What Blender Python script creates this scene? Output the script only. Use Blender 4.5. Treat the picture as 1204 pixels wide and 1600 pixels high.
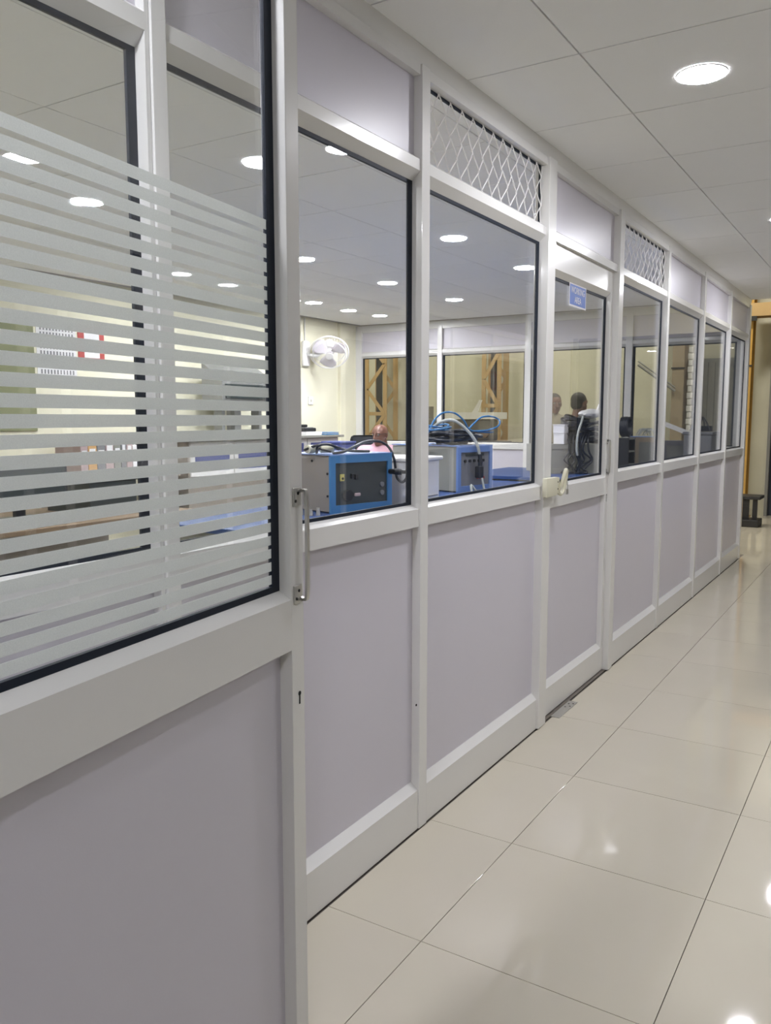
import bpy, bmesh, math, random
from mathutils import Matrix, Vector, Euler
random.seed(4)
C = bpy.context.scene
COL = C.collection
for o in list(bpy.data.objects): bpy.data.objects.remove(o)

# ------------------------------------------------------------ camera, world, exposure
CAMX, CAMZ = 1.285, 1.35
cam_d = bpy.data.cameras.new('camera'); cam = bpy.data.objects.new('camera', cam_d); COL.objects.link(cam)
cam.location = (CAMX, 0, CAMZ)
cam.rotation_euler = (math.radians(90) - math.atan(147 / 1295), 0, math.radians(31.9))
cam_d.sensor_fit = 'HORIZONTAL'; cam_d.sensor_width = 36.0; cam_d.lens = 36.0 * 1295 / 1204
cam_d.clip_start = 0.05; cam_d.clip_end = 100
C.camera = cam
w = bpy.data.worlds.new('world'); C.world = w; w.use_nodes = True
w.node_tree.nodes['Background'].inputs[0].default_value = (0.75, 0.8, 0.9, 1)
w.node_tree.nodes['Background'].inputs[1].default_value = 0.02
C.view_settings.view_transform = 'Standard'; C.view_settings.look = 'None'
C.view_settings.gamma = 1; C.view_settings.use_curve_mapping = False
C.view_settings.exposure = 0.12
C.cycles.use_denoising = True
C.cycles.max_bounces = 14; C.cycles.diffuse_bounces = 8; C.cycles.glossy_bounces = 6
C.cycles.transparent_max_bounces = 24; C.cycles.transmission_bounces = 8
C.cycles.caustics_reflective = False; C.cycles.caustics_refractive = False
C.cycles.sample_clamp_indirect = 4.0
LIGHT_E = 285.0     # radiance of every round LED diffuser
HALL_W = 90.0     # watts of each added, unseen fill light over the hall

def hall_fill(x, y, z):  # added area light out of view, brightens the hall
    l = bpy.data.lights.new('hall_fill', 'AREA'); l.shape = 'DISK'; l.size = 0.5; l.energy = HALL_W
    l.color = (1.0, 0.95, 0.86)
    o = bpy.data.objects.new('hall_fill', l); COL.objects.link(o); o.location = (x, y, z)
for x in (-6.5, -3.2, -0.6): hall_fill(x, 10.4, 4.9)

# ------------------------------------------------------------ materials
def mat(name, col=(.5, .5, .5), rough=.5, metal=0.0, noise=0.0, nscale=20.0, bump=0.0, bscale=300.0, emit=None, spec=.5, coat=0.0, objvar=0.0):
    m = bpy.data.materials.new(name); m.use_nodes = True
    nt = m.node_tree; b = nt.nodes['Principled BSDF']
    b.inputs['Base Color'].default_value = (*col, 1); b.inputs['Roughness'].default_value = rough
    b.inputs['Metallic'].default_value = metal; b.inputs['Specular IOR Level'].default_value = spec
    b.inputs['Coat Weight'].default_value = coat; b.inputs['Coat Roughness'].default_value = .08
    tc = nt.nodes.new('ShaderNodeTexCoord')
    out = None
    if noise > 0:
        n = nt.nodes.new('ShaderNodeTexNoise'); n.inputs['Scale'].default_value = nscale; n.inputs['Detail'].default_value = 4
        nt.links.new(tc.outputs['Object'], n.inputs['Vector'])
        mx = nt.nodes.new('ShaderNodeMix'); mx.data_type = 'RGBA'
        mx.inputs['A'].default_value = (*[c * (1 - noise) for c in col], 1)
        mx.inputs['B'].default_value = (*[min(1, c * (1 + noise)) for c in col], 1)
        nt.links.new(n.outputs['Fac'], mx.inputs['Factor']); out = mx.outputs['Result']
    if objvar > 0:
        oi = nt.nodes.new('ShaderNodeObjectInfo'); mr = nt.nodes.new('ShaderNodeMapRange')
        mr.inputs['To Min'].default_value = 1 - objvar; mr.inputs['To Max'].default_value = 1 + objvar
        nt.links.new(oi.outputs['Random'], mr.inputs['Value'])
        hs = nt.nodes.new('ShaderNodeHueSaturation'); hs.inputs['Color'].default_value = (*col, 1)
        nt.links.new(mr.outputs['Result'], hs.inputs['Value'])
        if out: nt.links.new(out, hs.inputs['Color'])
        out = hs.outputs['Color']
    if out: nt.links.new(out, b.inputs['Base Color'])
    if bump > 0:
        n2 = nt.nodes.new('ShaderNodeTexNoise'); n2.inputs['Scale'].default_value = bscale
        nt.links.new(tc.outputs['Object'], n2.inputs['Vector'])
        bp = nt.nodes.new('ShaderNodeBump'); bp.inputs['Strength'].default_value = bump; bp.inputs['Distance'].default_value = .002
        nt.links.new(n2.outputs['Fac'], bp.inputs['Height']); nt.links.new(bp.outputs['Normal'], b.inputs['Normal'])
    if emit:
        b.inputs['Emission Color'].default_value = (*emit[0], 1); b.inputs['Emission Strength'].default_value = emit[1]
    return m
M = {}
M['alu'] = mat('white_powder_coat', (.735, .73, .71), .24, noise=.02, nscale=3, bump=.05, bscale=250, coat=.3)
M['lav'] = mat('lavender_laminate', (.60, .58, .64), .34, noise=.02, nscale=2, bump=.04, bscale=400)
M['gasket'] = mat('black_rubber', (.010, .015, .026), .6, spec=.25)
M['ceil'] = mat('ceiling_tile_white', (.86, .87, .87), .9, noise=.012, nscale=8, bump=.1, bscale=180, objvar=.015)
M['grid'] = mat('ceiling_grid_gap', (.30, .30, .30), .8)
M['tile'] = mat('cream_vitrified_tile', (.57, .53, .435), .045, noise=.05, nscale=2.2, objvar=.02, spec=.55)
M['grout'] = mat('grey_grout', (.16, .14, .12), .9)
M['cream'] = mat('cream_wall_paint', (.80, .77, .60), .7, noise=.03, nscale=1.2, bump=.1, bscale=120)
M['hallcream'] = mat('hall_cream_paint', (.60, .585, .47), .75, noise=.22, nscale=1.6, bump=.1, bscale=80)  # strong noise also paints the wall's shadow smudges into the colour
M['ochre'] = mat('ochre_steel_paint', (.46, .27, .06), .5, noise=.15, nscale=6)
M['ochre2'] = mat('ochre_lattice_paint', (.46, .31, .14), .55, noise=.12, nscale=6)
M['dull'] = mat('dusty_brown_paint', (.36, .29, .20), .7, noise=.1, nscale=6)
M['steel'] = mat('brushed_aluminium', (.62, .61, .58), .32, metal=.85, noise=.05, nscale=30)
M['hole'] = mat('dark_hole', (.01, .01, .01), .9)
M['blue'] = mat('blue_enamel', (.05, .20, .42), .4, noise=.06, nscale=5)
M['blue2'] = mat('soft_blue_enamel', (.14, .24, .50), .4, noise=.06, nscale=5)
M['bluetop'] = mat('blue_laminate_top', (.02, .06, .20), .45, noise=.05)
M['navy'] = mat('indigo_panel', (.07, .09, .27), .5, noise=.08)
M['case'] = mat('grey_beige_casing', (.27, .24, .21), .5, noise=.06, nscale=4)
M['case2'] = mat('light_grey_casing', (.25, .25, .22), .5, noise=.06, nscale=4)
M['dark'] = mat('dark_green_grey_panel', (.035, .045, .045), .35, noise=.1)
M['black'] = mat('black_plastic', (.012, .013, .016), .4)
M['cable'] = mat('black_cable', (.012, .016, .026), .4)
M['cableb'] = mat('blue_cable', (.025, .14, .33), .4)
M['cableg'] = mat('grey_cable', (.38, .40, .38), .5)
M['white'] = mat('white_plastic', (.80, .79, .78), .35)
M['fanblade'] = mat('pale_lilac_plastic', (.66, .62, .68), .4)
M['ivory'] = mat('ivory_plastic', (.66, .64, .50), .4)
M['paper'] = mat('white_paper', (.80, .79, .80), .8)
M['yellow'] = mat('yellow_label', (.60, .52, .14), .5)
M['red'] = mat('red_print', (.42, .06, .05), .6)
M['wood'] = mat('brown_board', (.22, .15, .09), .6, noise=.15)
M['greybrown'] = mat('oily_machine_grey', (.17, .155, .13), .55, noise=.2, nscale=9)
M['iron'] = mat('blackened_iron', (.022, .022, .022), .5, noise=.2, bump=.3, bscale=60)
M['olive'] = mat('olive_board', (.24, .25, .13), .7)
M['cushion'] = mat('black_mesh_fabric', (.014, .017, .022), .8, bump=.3, bscale=500)
M['skin'] = mat('brown_skin', (.18, .085, .06), .42, noise=.08, nscale=14)
M['hair'] = mat('black_hair', (.015, .013, .012), .6, bump=.4, bscale=250)
M['pink'] = mat('pink_shirt_cloth', (.72, .42, .50), .8, noise=.05)
M['greycloth'] = mat('grey_cloth', (.15, .16, .17), .85, noise=.1)
M['beigecloth'] = mat('beige_cloth', (.45, .40, .30), .85, noise=.1)
M['denim'] = mat('dark_trouser_cloth', (.03, .035, .06), .85)
M['pinkgrey'] = mat('faded_pink_card', (.42, .32, .32), .7)
M['orange'] = mat('orange_card', (.55, .33, .14), .7)
M['greycard'] = mat('grey_card', (.20, .20, .21), .7)
M['shutter'] = mat('grey_metal_door', (.22, .22, .21), .5, noise=.08, nscale=3)
M['doorshade'] = mat('doorway_shade_navy', (.045, .055, .08), .7)  # darkness of the unlit doorway put into the colour
M['darkpanel'] = mat('dark_reflection_panel', (.07, .075, .08), .08)  # dark tone makes the unseen opposite side reflect dimly
M['eyewhite'] = mat('dull_eye', (.35, .32, .30), .6)
M['sign'] = mat('sign_blue', (.10, .19, .55), .5)
M['led'] = mat('led_diffuser', (.9, .9, .9), .5, emit=((.975, .975, 1.04), LIGHT_E))

def glass_mat(name, tint=(.975, .985, .98)):
    m = bpy.data.materials.new(name); m.use_nodes = True; nt = m.node_tree; nt.nodes.clear()
    o = nt.nodes.new('ShaderNodeOutputMaterial'); mx = nt.nodes.new('ShaderNodeMixShader')
    t = nt.nodes.new('ShaderNodeBsdfTransparent'); t.inputs[0].default_value = (*tint, 1)
    g = nt.nodes.new('ShaderNodeBsdfGlossy'); g.inputs['Roughness'].default_value = 0.0
    g.inputs[0].default_value = (.95, .95, .97, 1)
    f = nt.nodes.new('ShaderNodeFresnel'); gm = nt.nodes.new('ShaderNodeNewGeometry')
    mr = nt.nodes.new('ShaderNodeMapRange'); mr.inputs['To Min'].default_value = 1.5; mr.inputs['To Max'].default_value = 1 / 1.5
    nt.links.new(gm.outputs['Backfacing'], mr.inputs['Value']); nt.links.new(mr.outputs['Result'], f.inputs[0])   # thin pane: same reflectance on both faces
    nt.links.new(f.outputs[0], mx.inputs[0]); nt.links.new(t.outputs[0], mx.inputs[1]); nt.links.new(g.outputs[0], mx.inputs[2])
    nt.links.new(mx.outputs[0], o.inputs[0]); return m
M['glass'] = glass_mat('clear_window_glass')
def film_mat():
    m = bpy.data.materials.new('frosted_film'); m.use_nodes = True; nt = m.node_tree; nt.nodes.clear()
    o = nt.nodes.new('ShaderNodeOutputMaterial')
    d = nt.nodes.new('ShaderNodeBsdfPrincipled'); d.inputs['Roughness'].default_value = .4
    tc = nt.nodes.new('ShaderNodeTexCoord'); n = nt.nodes.new('ShaderNodeTexNoise'); n.inputs['Scale'].default_value = 700; n.inputs['Detail'].default_value = 2
    nt.links.new(tc.outputs['Object'], n.inputs['Vector'])
    cr = nt.nodes.new('ShaderNodeMix'); cr.data_type = 'RGBA'
    cr.inputs['A'].default_value = (.60, .62, .61, 1); cr.inputs['B'].default_value = (.97, .98, .97, 1)
    nt.links.new(n.outputs['Fac'], cr.inputs['Factor']); nt.links.new(cr.outputs['Result'], d.inputs['Base Color'])
    tl = nt.nodes.new('ShaderNodeBsdfTranslucent'); tl.inputs[0].default_value = (.93, .96, .94, 1)
    tr = nt.nodes.new('ShaderNodeBsdfTransparent'); tr.inputs[0].default_value = (.95, .97, .96, 1)
    m1 = nt.nodes.new('ShaderNodeMixShader'); m1.inputs[0].default_value = .42
    nt.links.new(d.outputs[0], m1.inputs[1]); nt.links.new(tl.outputs[0], m1.inputs[2])
    m2 = nt.nodes.new('ShaderNodeMixShader'); m2.inputs[0].default_value = .19
    nt.links.new(m1.outputs[0], m2.inputs[1]); nt.links.new(tr.outputs[0], m2.inputs[2])
    nt.links.new(m2.outputs[0], o.inputs[0]); return m
M['film'] = film_mat()

# ------------------------------------------------------------ mesh builder
def smooth_path(pts, k=6, closed=False):
    P = [Vector(p) for p in pts]; n = len(P); out = []
    if n < 3: return P
    seg = n if closed else n - 1
    for i in range(seg):
        if closed: a, b, c, d = P[(i - 1) % n], P[i], P[(i + 1) % n], P[(i + 2) % n]
        else: a, b, c, d = P[max(i - 1, 0)], P[i], P[i + 1], P[min(i + 2, n - 1)]
        for j in range(k):
            t = j / k
            out.append(.5 * ((2 * b) + (c - a) * t + (2 * a - 5 * b + 4 * c - d) * t * t + (3 * b - 3 * c + d - a) * t ** 3))
    if not closed: out.append(P[-1])
    return out
class B:
    def __init__(s, T=None): s.bm = bmesh.new(); s.T = T or Matrix()
    def box(s, x0, x1, y0, y1, z0, z1, bev=0.0, R=None):
        c = Vector(((x0 + x1) / 2, (y0 + y1) / 2, (z0 + z1) / 2))
        r = bmesh.ops.create_cube(s.bm, size=1.0); vs = r['verts']
        for v in vs: v.co = Vector((v.co.x * (x1 - x0), v.co.y * (y1 - y0), v.co.z * (z1 - z0)))
        if R is not None:
            for v in vs: v.co = R @ v.co
        for v in vs: v.co = v.co + c
        if bev > 0:
            es = list({e for v in vs for e in v.link_edges})
            bmesh.ops.bevel(s.bm, geom=es, offset=bev, segments=2, affect='EDGES', profile=.5)
        return s
    def prism(s, pts, a0, a1, axis='u'):
        # pts: 2D outline; 'u' -> (a, p0, p1), 'z' -> (p0, p1, a), 'y' -> (p0, a, p1)
        def mk(a, p): return {'u': (a, p[0], p[1]), 'z': (p[0], p[1], a), 'y': (p[0], a, p[1])}[axis]
        A = [s.bm.verts.new(mk(a0, p)) for p in pts]; Bv = [s.bm.verts.new(mk(a1, p)) for p in pts]
        n = len(pts)
        s.bm.faces.new(A); s.bm.faces.new(Bv[::-1])
        for i in range(n): s.bm.faces.new((A[i], Bv[i], Bv[(i + 1) % n], A[(i + 1) % n]))
        return s
    def cyl(s, p0, p1, r0, r1=None, n=20):
        p0, p1 = Vector(p0), Vector(p1); d = p1 - p0; r1 = r0 if r1 is None else r1
        r = bmesh.ops.create_cone(s.bm, cap_ends=True, segments=n, radius1=r0, radius2=r1, depth=d.length)
        Q = Matrix.Translation((p0 + p1) / 2) @ d.to_track_quat('Z', 'Y').to_matrix().to_4x4()
        for v in r['verts']: v.co = Q @ v.co
        return s
    def ball(s, c, r, sc=(1, 1, 1), n=16, R=None):
        q = bmesh.ops.create_uvsphere(s.bm, u_segments=n, v_segments=max(6, n * 2 // 3), radius=r)
        for v in q['verts']:
            v.co = Vector((v.co.x * sc[0], v.co.y * sc[1], v.co.z * sc[2]))
            if R is not None: v.co = R @ v.co
            v.co += Vector(c)
        return s
    def tube(s, pts, r, n=8, closed=False, k=6, raw=False):
        P = [Vector(p) for p in pts] if raw else smooth_path(pts, k, closed)
        N = len(P); rings = []
        up = Vector((0, 0, 1)); prev = None
        for i in range(N):
            if closed: t = P[(i + 1) % N] - P[(i - 1) % N]
            else: t = P[min(i + 1, N - 1)] - P[max(i - 1, 0)]
            if t.length < 1e-9: t = Vector((0, 0, 1))
            t.normalize()
            if prev is None:
                a = t.cross(up); a = a if a.length > .1 else t.cross(Vector((1, 0, 0)))
            else: a = prev - t * prev.dot(t)
            if a.length < 1e-6: a = t.orthogonal()
            a.normalize(); prev = a; b = t.cross(a)
            rings.append([s.bm.verts.new(P[i] + (a * math.cos(2 * math.pi * j / n) + b * math.sin(2 * math.pi * j / n)) * r) for j in range(n)])
        for i in range(N if closed else N - 1):
            A, D = rings[i], rings[(i + 1) % N]
            for j in range(n): s.bm.faces.new((A[j], A[(j + 1) % n], D[(j + 1) % n], D[j]))
        if not closed: s.bm.faces.new(rings[0][::-1]); s.bm.faces.new(rings[-1])
        return s
    def build(s, name, m, parent=None, smooth=False, label=None, kind=None, cat=None, group=None, origin=None):
        wp = Vector((0, 0, 0))
        for v in s.bm.verts: v.co = s.T @ v.co
        if parent is not None: wp = WL[parent.name]
        elif origin is not None: wp = Vector(origin)
        for v in s.bm.verts: v.co -= wp
        bmesh.ops.recalc_face_normals(s.bm, faces=s.bm.faces)
        me = bpy.data.meshes.new(name); s.bm.to_mesh(me); s.bm.free()
        me.materials.append(m if not isinstance(m, str) else M[m])
        if smooth:
            for p in me.polygons: p.use_smooth = True
            try: me.set_sharp_from_angle(angle=math.radians(40))
            except Exception: pass
        o = bpy.data.objects.new(name, me); COL.objects.link(o)
        WL[o.name] = wp.copy()
        if parent is not None: o.parent = parent
        elif origin is not None: o.location = wp
        if label: o['label'] = label
        if kind: o['kind'] = kind
        if cat: o['category'] = cat
        if group: o['group'] = group
        return o
WL = {}
def thing(name, label, cat, loc, group=None):
    o = bpy.data.objects.new(name, None); COL.objects.link(o); o.location = loc; o.empty_display_size = .1
    o['label'] = label; o['category'] = cat
    if group: o['group'] = group
    WL[o.name] = Vector(loc); return o
def struct(name, loc=(0, 0, 0)):
    o = bpy.data.objects.new(name, None); COL.objects.link(o); o.location = loc; o['kind'] = 'structure'
    WL[o.name] = Vector(loc); return o
def part(o, name, data_from, loc):
    c = data_from.copy(); c.name = name; COL.objects.link(c); c.parent = o; c.location = loc; return c

H = 2.45
# ------------------------------------------------------------ floor
f = B().box(-4.6, 6.0, -2.6, 13.2, -.12, -.006).build('floor', 'grout', kind='structure')
S = .588
xs = [-.288 - .588, -.288, .300, .888, 1.476, 2.064, 2.652]
ys = [1.757 + S * k for k in range(-4, 19)]
tl = None
for i, x in enumerate(xs):
    for j, y in enumerate(ys):
        if x < -.4 and y < 8.6: continue
        if x < .0 and y < 8.5:
            x0 = .005
            b = (x0, .300)
        else: b = (x, x + S)
        key = 'half' if (x < 0 and y < 8.5) else 'full'
        if tl is None: tl = {}
        if key not in tl:
            bb = B(); W = (b[1] - b[0]) / 2 - .0011
            bb.box(-W, W, -S / 2 + .0011, S / 2 - .0011, -.0085, 0, bev=.0003)
            me_o = bb.build('floor_tile', 'tile', f); tl[key] = me_o
            me_o.location = ((b[0] + b[1]) / 2, y + S / 2, 0)
        else: part(f, 'floor_tile', tl[key], ((b[0] + b[1]) / 2, y + S / 2, 0))

# room floor and hall floor surfaces
B().box(-4.43, -.05, -2.4, 8.5, -.006, 0).build('floor_room', 'tile', kind='structure')
B().box(-8.0, -.9, 8.56, 13.2, -.006, 0).build('floor_hall', 'tile', kind='structure')

# ------------------------------------------------------------ ceiling
c = B().box(-4.6, 3.1, -2.6, 8.6, H + .012, H + .05).build('ceiling', 'grid', kind='structure')
T0 = .586
cx_l = [(0.0, .379), (.379, .965), (.965, 1.551), (1.551, 2.137), (2.137, 2.723)]
cx_l += [(.0, .0)]
cols = cx_l[:-1] + [(2.723, 3.0)] + [(-.207, -.03)] + [(-.207 - T0 * (k + 1), -.207 - T0 * k) for k in range(7)] 
cache = {}
for (a, b) in cols:
    if a >= -.01: rows = [2.571 + T0 * k for k in range(-7, 11)]
    else: rows = [2.571 + T0 * k for k in range(-5, 10)]
    for y in rows:
        y1 = min(y + T0, 8.56); 
        if y1 - y < .1: continue
        key = (round(b - a, 3), round(y1 - y, 3))
        if key not in cache:
            hw = (b - a) / 2 - .0025; hy = (y1 - y) / 2 - .0025
            o = B().box(-hw, hw, -hy, hy, 0, .014, bev=.001).build('ceiling_tile', 'ceil', c); cache[key] = o
            o.location = ((a + b) / 2, (y + y1) / 2, H)
        else: part(c, 'ceiling_tile', cache[key], ((a + b) / 2, (y + y1) / 2, H))

# ------------------------------------------------------------ partition builder (u along, w outwards, z up)
def frame_T(origin, udir, ndir):
    u, n = Vector(udir), Vector(ndir)
    return Matrix(((u.x, n.x, 0, origin[0]), (u.y, n.y, 0, origin[1]), (0, 0, 1, origin[2] if len(origin) > 2 else 0), (0, 0, 0, 1)))
def ring(bb, u0, u1, z0, z1, wd, w0, w1, top=None):
    top = top or wd
    bb.box(u0, u0 + wd, w0, w1, z0, z1); bb.box(u1 - wd, u1, w0, w1, z0, z1)
    bb.box(u0 + wd, u1 - wd, w0, w1, z0, z0 + wd * .5); bb.box(u0 + wd, u1 - wd, w0, w1, z1 - top, z1)
def mullion(T, P, u0, u1, z1=2.395, proud=.006, foot=False):
    bb = B(T).box(u0, u1, -.05, proud, .004, z1, bev=.0015)
    bb.build('mullion', 'alu', P)
def bay(T, P, u0, u1, wn=None, upper='panel', win=True, low='lav'):
    """fixed bay between two mullions; returns the window structure"""
    B(T).prism([(0, .003), (0, .135), (-.024, .160), (-.045, .160), (-.045, .003)], u0, u1).build('base_rail', 'alu', P)
    B(T).box(u0, u1, -.034, -.024, .155, 1.02).build('lower_panel', low, P)
    B(T).prism([(0, 1.008), (0, 1.064), (-.028, 1.076), (-.045, 1.076), (-.045, 1.008)], u0, u1).build('mid_rail', 'alu', P)
    B(T).prism([(0, 2.091), (0, 2.124), (-.022, 2.140), (-.045, 2.140), (-.045, 2.066), (-.028, 2.066)], u0, u1).build('head_rail', 'alu', P)
    B(T).prism([(0, 2.366), (0, 2.395), (-.045, 2.395), (-.045, 2.366)], u0, u1).build('top_rail', 'alu', P)
    if upper == 'panel': B(T).box(u0, u1, -.034, -.024, 2.135, 2.37).build('upper_panel', 'lav', P)
    elif upper == 'grille':
        bb = B(T); n = int(round((u1 - u0) / .042)); st = (u1 - u0) / n; hh = .056
        for i in range(n + 1):
            pts = []; z = 2.372; k = 0; uu = u0 + i * st
            while z > 2.13:
                sgn = 1 if (k + i) % 2 == 0 else -1
                off = sgn * (st / 2 - .002)
                x = min(max(uu + off, u0 + .002), u1 - .002)
                jig = random.uniform(-.003, .003)
                pts += [(x, -.022 + sgn * .004 * (1 if i % 2 else -1), z + jig), (x, -.022, z - .013 + jig)]
                z -= hh; k += 1
            bb.tube(pts, .0021, n=5, k=2)
        bb.build('grille', 'white', P, smooth=True, label='white expanded metal diamond grille')
        g2 = B(T); g2.box(u0, u1, -.034, -.028, 2.358, 2.366); g2.box(u1 - .008, u1, -.034, -.028, 2.14, 2.358)
        g2.build('grille_seal', 'gasket', P)
    if win:
        W = struct('window_%d' % wn)
        g = B(T); ring(g, u0, u1, 1.0745, 2.067, .022, -.036, -.0285, .012); g.build('gasket', 'gasket', W)
        B(T).box(u0 + .01, u1 - .01, -.0345, -.0300, 1.08, 2.058).build('pane', 'glass', W)
        return W

TL = frame_T((0, 0, 0), (0, 1, 0), (1, 0, 0))
wl = struct('wall_left')
mulls = [(.22, .27), (1.200, 1.238), (2.264, 2.314), (3.302, 3.385), (4.300, 4.372), (5.345, 5.390), (6.435, 6.480), (7.515, 7.560), (8.490, 8.560)]
for i, (a, b) in enumerate(mulls): mullion(TL, wl, a, b, 2.397 if i not in (3, 4) else 2.397, .006 if i not in (3, 4) else .012)
B(TL).box(1.188, 1.198, -.05, 0, .006, 2.39).build('mullion_fin', 'alu', wl)
bay(TL, wl, .27, 1.188, 1)
bay(TL, wl, 1.238, 2.264, 2)
bay(TL, wl, 2.314, 3.302, 3, 'grille')
bay(TL, wl, 4.372, 5.345, 4, 'grille')
bay(TL, wl, 5.390, 6.435, 5)
bay(TL, wl, 6.480, 7.515, 6)
bay(TL, wl, 7.560, 8.490, 7)
# over-door bay
u0, u1 = 3.385, 4.300
B(TL).prism([(0, 2.088), (0, 2.124), (-.022, 2.140), (-.05, 2.140), (-.05, 2.088)], u0, u1).build('head_rail', 'alu', wl)
B(TL).box(u0, u1, -.034, -.024, 2.135, 2.37).build('upper_panel', 'lav', wl)
B(TL).box(u0, u1, -.045, 0, 2.366, 2.395).build('top_rail', 'alu', wl)
# cornice strip between partition top and ceiling, dirt joint at floor
B(TL).prism([(-.05, 2.395), (-.008, 2.395), (.003, 2.452), (-.05, 2.452)], .22, 8.56).build('cornice', 'alu', wl)
B(TL).box(.22, 8.56, -.045, -.002, .0005, .003).build('floor_joint', 'grout', wl)
B(TL).box(-2.4, .22, -.05, 0, .0, 2.45).build('blank_panel', 'lav', wl)
# stray screw hole seen on the second mullion
B(TL).cyl((2.252, -.0005, .428), (2.252, .0008, .428), .004, n=10).build('screw_hole', 'hole', wl)

# ------------------------------------------------------------ door leaves
def leaf(T, P, s0, s1, face=0.0, top=2.088, film=False, zb=.008, gz=1.958):
    st = .042; g = .022
    a, b = s0 + st, s1 - st
    for (p, q) in ((s0, a), (b, s1)): B(T).box(p, q, face - .045, face, zb, top, bev=.0012).build('stile', 'alu', P)
    B(T).prism([(face, zb), (face, .135), (face - g, .158), (face - .042, .158), (face - .042, zb)], a, b).build('bottom_rail', 'alu', P)
    B(T).prism([(face, .955), (face, 1.043), (face - g, 1.057), (face - .042, 1.057), (face - .042, .948), (face - g, .948)], a, b).build('middle_rail', 'alu', P)
    B(T).prism([(face, gz + .024), (face, top), (face - .042, top), (face - .042, gz), (face - g, gz)], a, b).build('top_rail', 'alu', P)
    B(T).box(a, b, face - .034, face - g - .002, .15, .96).build('kick_panel', 'lav', P)
    gk = B(T); ring(gk, a, b, 1.056, gz + .002, .023, face - g - .008, face - g - .001, .014)
    gp = gk.build('gasket', 'gasket', P)
    pn = B(T).box(a + .01, b - .01, face - g - .0065, face - g - .003, 1.062, gz - .008).build('pane', 'glass', P)
    if film:
        z = 1.665; k = 0
        while z - .0155 > 1.066:
            B(T).box(a + .021, b - .021, face - g - .0026, face - g - .0021, z - .0155, z).build('film_stripe', 'film', P, label='frosted film stripe' if k == 0 else None)
            z -= .0222; k += 1
    return pn
a_d = math.radians(8.278); D = .70
nn = Vector((math.cos(a_d), math.sin(a_d), 0)); dd = Vector((-math.sin(a_d), math.cos(a_d), 0))
org = Vector((CAMX, 0, 0)) - nn * D
TD = frame_T(org, dd, nn)
hinge = org + dd * .36
d1 = struct('door_1', tuple(hinge)); 
leaf(TD, d1, .36, 1.244, film=True, top=2.20, gz=2.075)
def pull_handle(T, P, s, face, z0, z1, dep=.014):
    h = B(T)
    for zc in (z0, z1):
        h.box(s - .013, s + .013, face, face + .0025, zc - .016, zc + .016, bev=.0008)
    sgn = 1
    x = s + .011
    pts = [(x, face + .002, z0 - .008), (x, face + dep * .6, z0 - .010), (x, face + dep, z0 + .008), (x, face + dep, z1 - .008), (x, face + dep * .6, z1 + .010), (x, face + .002, z1 + .008)]
    P2 = smooth_path(pts, 5)
    # flat bar swept
    for i in range(len(P2) - 1):
        p, q = P2[i], P2[i + 1]; d = (q - p)
        if d.length < 1e-6: continue
        R = d.to_track_quat('Z', 'X').to_matrix()
        c0 = (p + q) / 2; L = d.length / 2 + .0008
        h.box(c0.x - .0045, c0.x + .0045, c0.y - .0022, c0.y + .0022, c0.z - L, c0.z + L, R=Euler((math.atan2(-(d.y), d.z), 0, 0)).to_matrix())
    hd = h.build('pull_handle', 'steel', P, label='brushed aluminium pull handle')
    for zc in (z0, z1):
        for dx, dz in ((.002, .006), (-.006, -.007)):
            B(T).cyl((s + dx, face + .002, zc + dz), (s + dx, face + .0034, zc + dz), .0028, n=10).build('screw', 'hole', hd)
def keyhole(T, P, s, face, z0, z1):
    B(T).cyl((s, face - .001, z1 - .004), (s, face + .0008, z1 - .004), .0042, n=12).box(s - .0018, s + .0018, face - .001, face + .0008, z0, z1 - .004).build('keyhole', 'hole', P)
pull_handle(TD, d1, 1.222, 0, 1.049, 1.217)
keyhole(TD, d1, 1.226, 0, .853, .876)
# hinges of the open leaf
for z in (.25, 1.1, 1.85): B(TD).cyl((.352, -.01, z - .05), (.352, -.01, z + .05), .009).build('hinge', 'steel', d1)

T2 = frame_T((-.016, 0, 0), (0, 1, 0), (1, 0, 0))
d2 = struct('door_2', (-.016, 3.39, 0))
leaf(T2, d2, 3.389, 4.292, zb=.01)
pull_handle(T2, d2, 4.262, 0, 1.075, 1.225, .014)
keyhole(T2, d2, 4.276, 0, .915, .955)
for z in (.25, 1.9): B(T2).cyl((3.392, .004, z - .04), (3.392, .004, z + .04), .007).build('hinge', 'steel', d2)

# door sign
sg = thing('door_sign', 'blue WORKING AREA sign with white border on the glass of the closed door', 'sign', (-.04, 3.81, 1.86))
GT = frame_T((-.0365, 0, 0), (0, 1, 0), (1, 0, 0))
B(GT).box(3.694, 3.926, 0, .0006, 1.858, 1.962).build('sign_border', 'paper', sg)
B(GT).box(3.702, 3.918, .0006, .001, 1.865, 1.955).build('sign_face', 'sign', sg)
def text_mesh(txt, size, T, parent, m, name='lettering', ext=.0003, sx=1.0):
    cu = bpy.data.curves.new('t', 'FONT'); cu.body = txt; cu.size = size; cu.align_x = 'CENTER'; cu.align_y = 'CENTER'; cu.extrude = ext
    cu.offset = size * .004
    o = bpy.data.objects.new('t', cu); COL.objects.link(o)
    dg = bpy.context.evaluated_depsgraph_get(); me = bpy.data.meshes.new_from_object(o.evaluated_get(dg))
    bpy.data.objects.remove(o)
    wp = WL[parent.name]
    for v in me.vertices: v.co = (T @ Vector((v.co.x * sx, v.co.z, v.co.y))) - wp
    me.materials.clear(); me.materials.append(M[m]); me.name = name
    q = bpy.data.objects.new(name, me); COL.objects.link(q); q.parent = parent; return q
text_mesh('WORKING', .042, frame_T((-.0352, 3.81, 1.930), (0, 1, 0), (1, 0, 0)), sg, 'paper', sx=.9)
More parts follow.
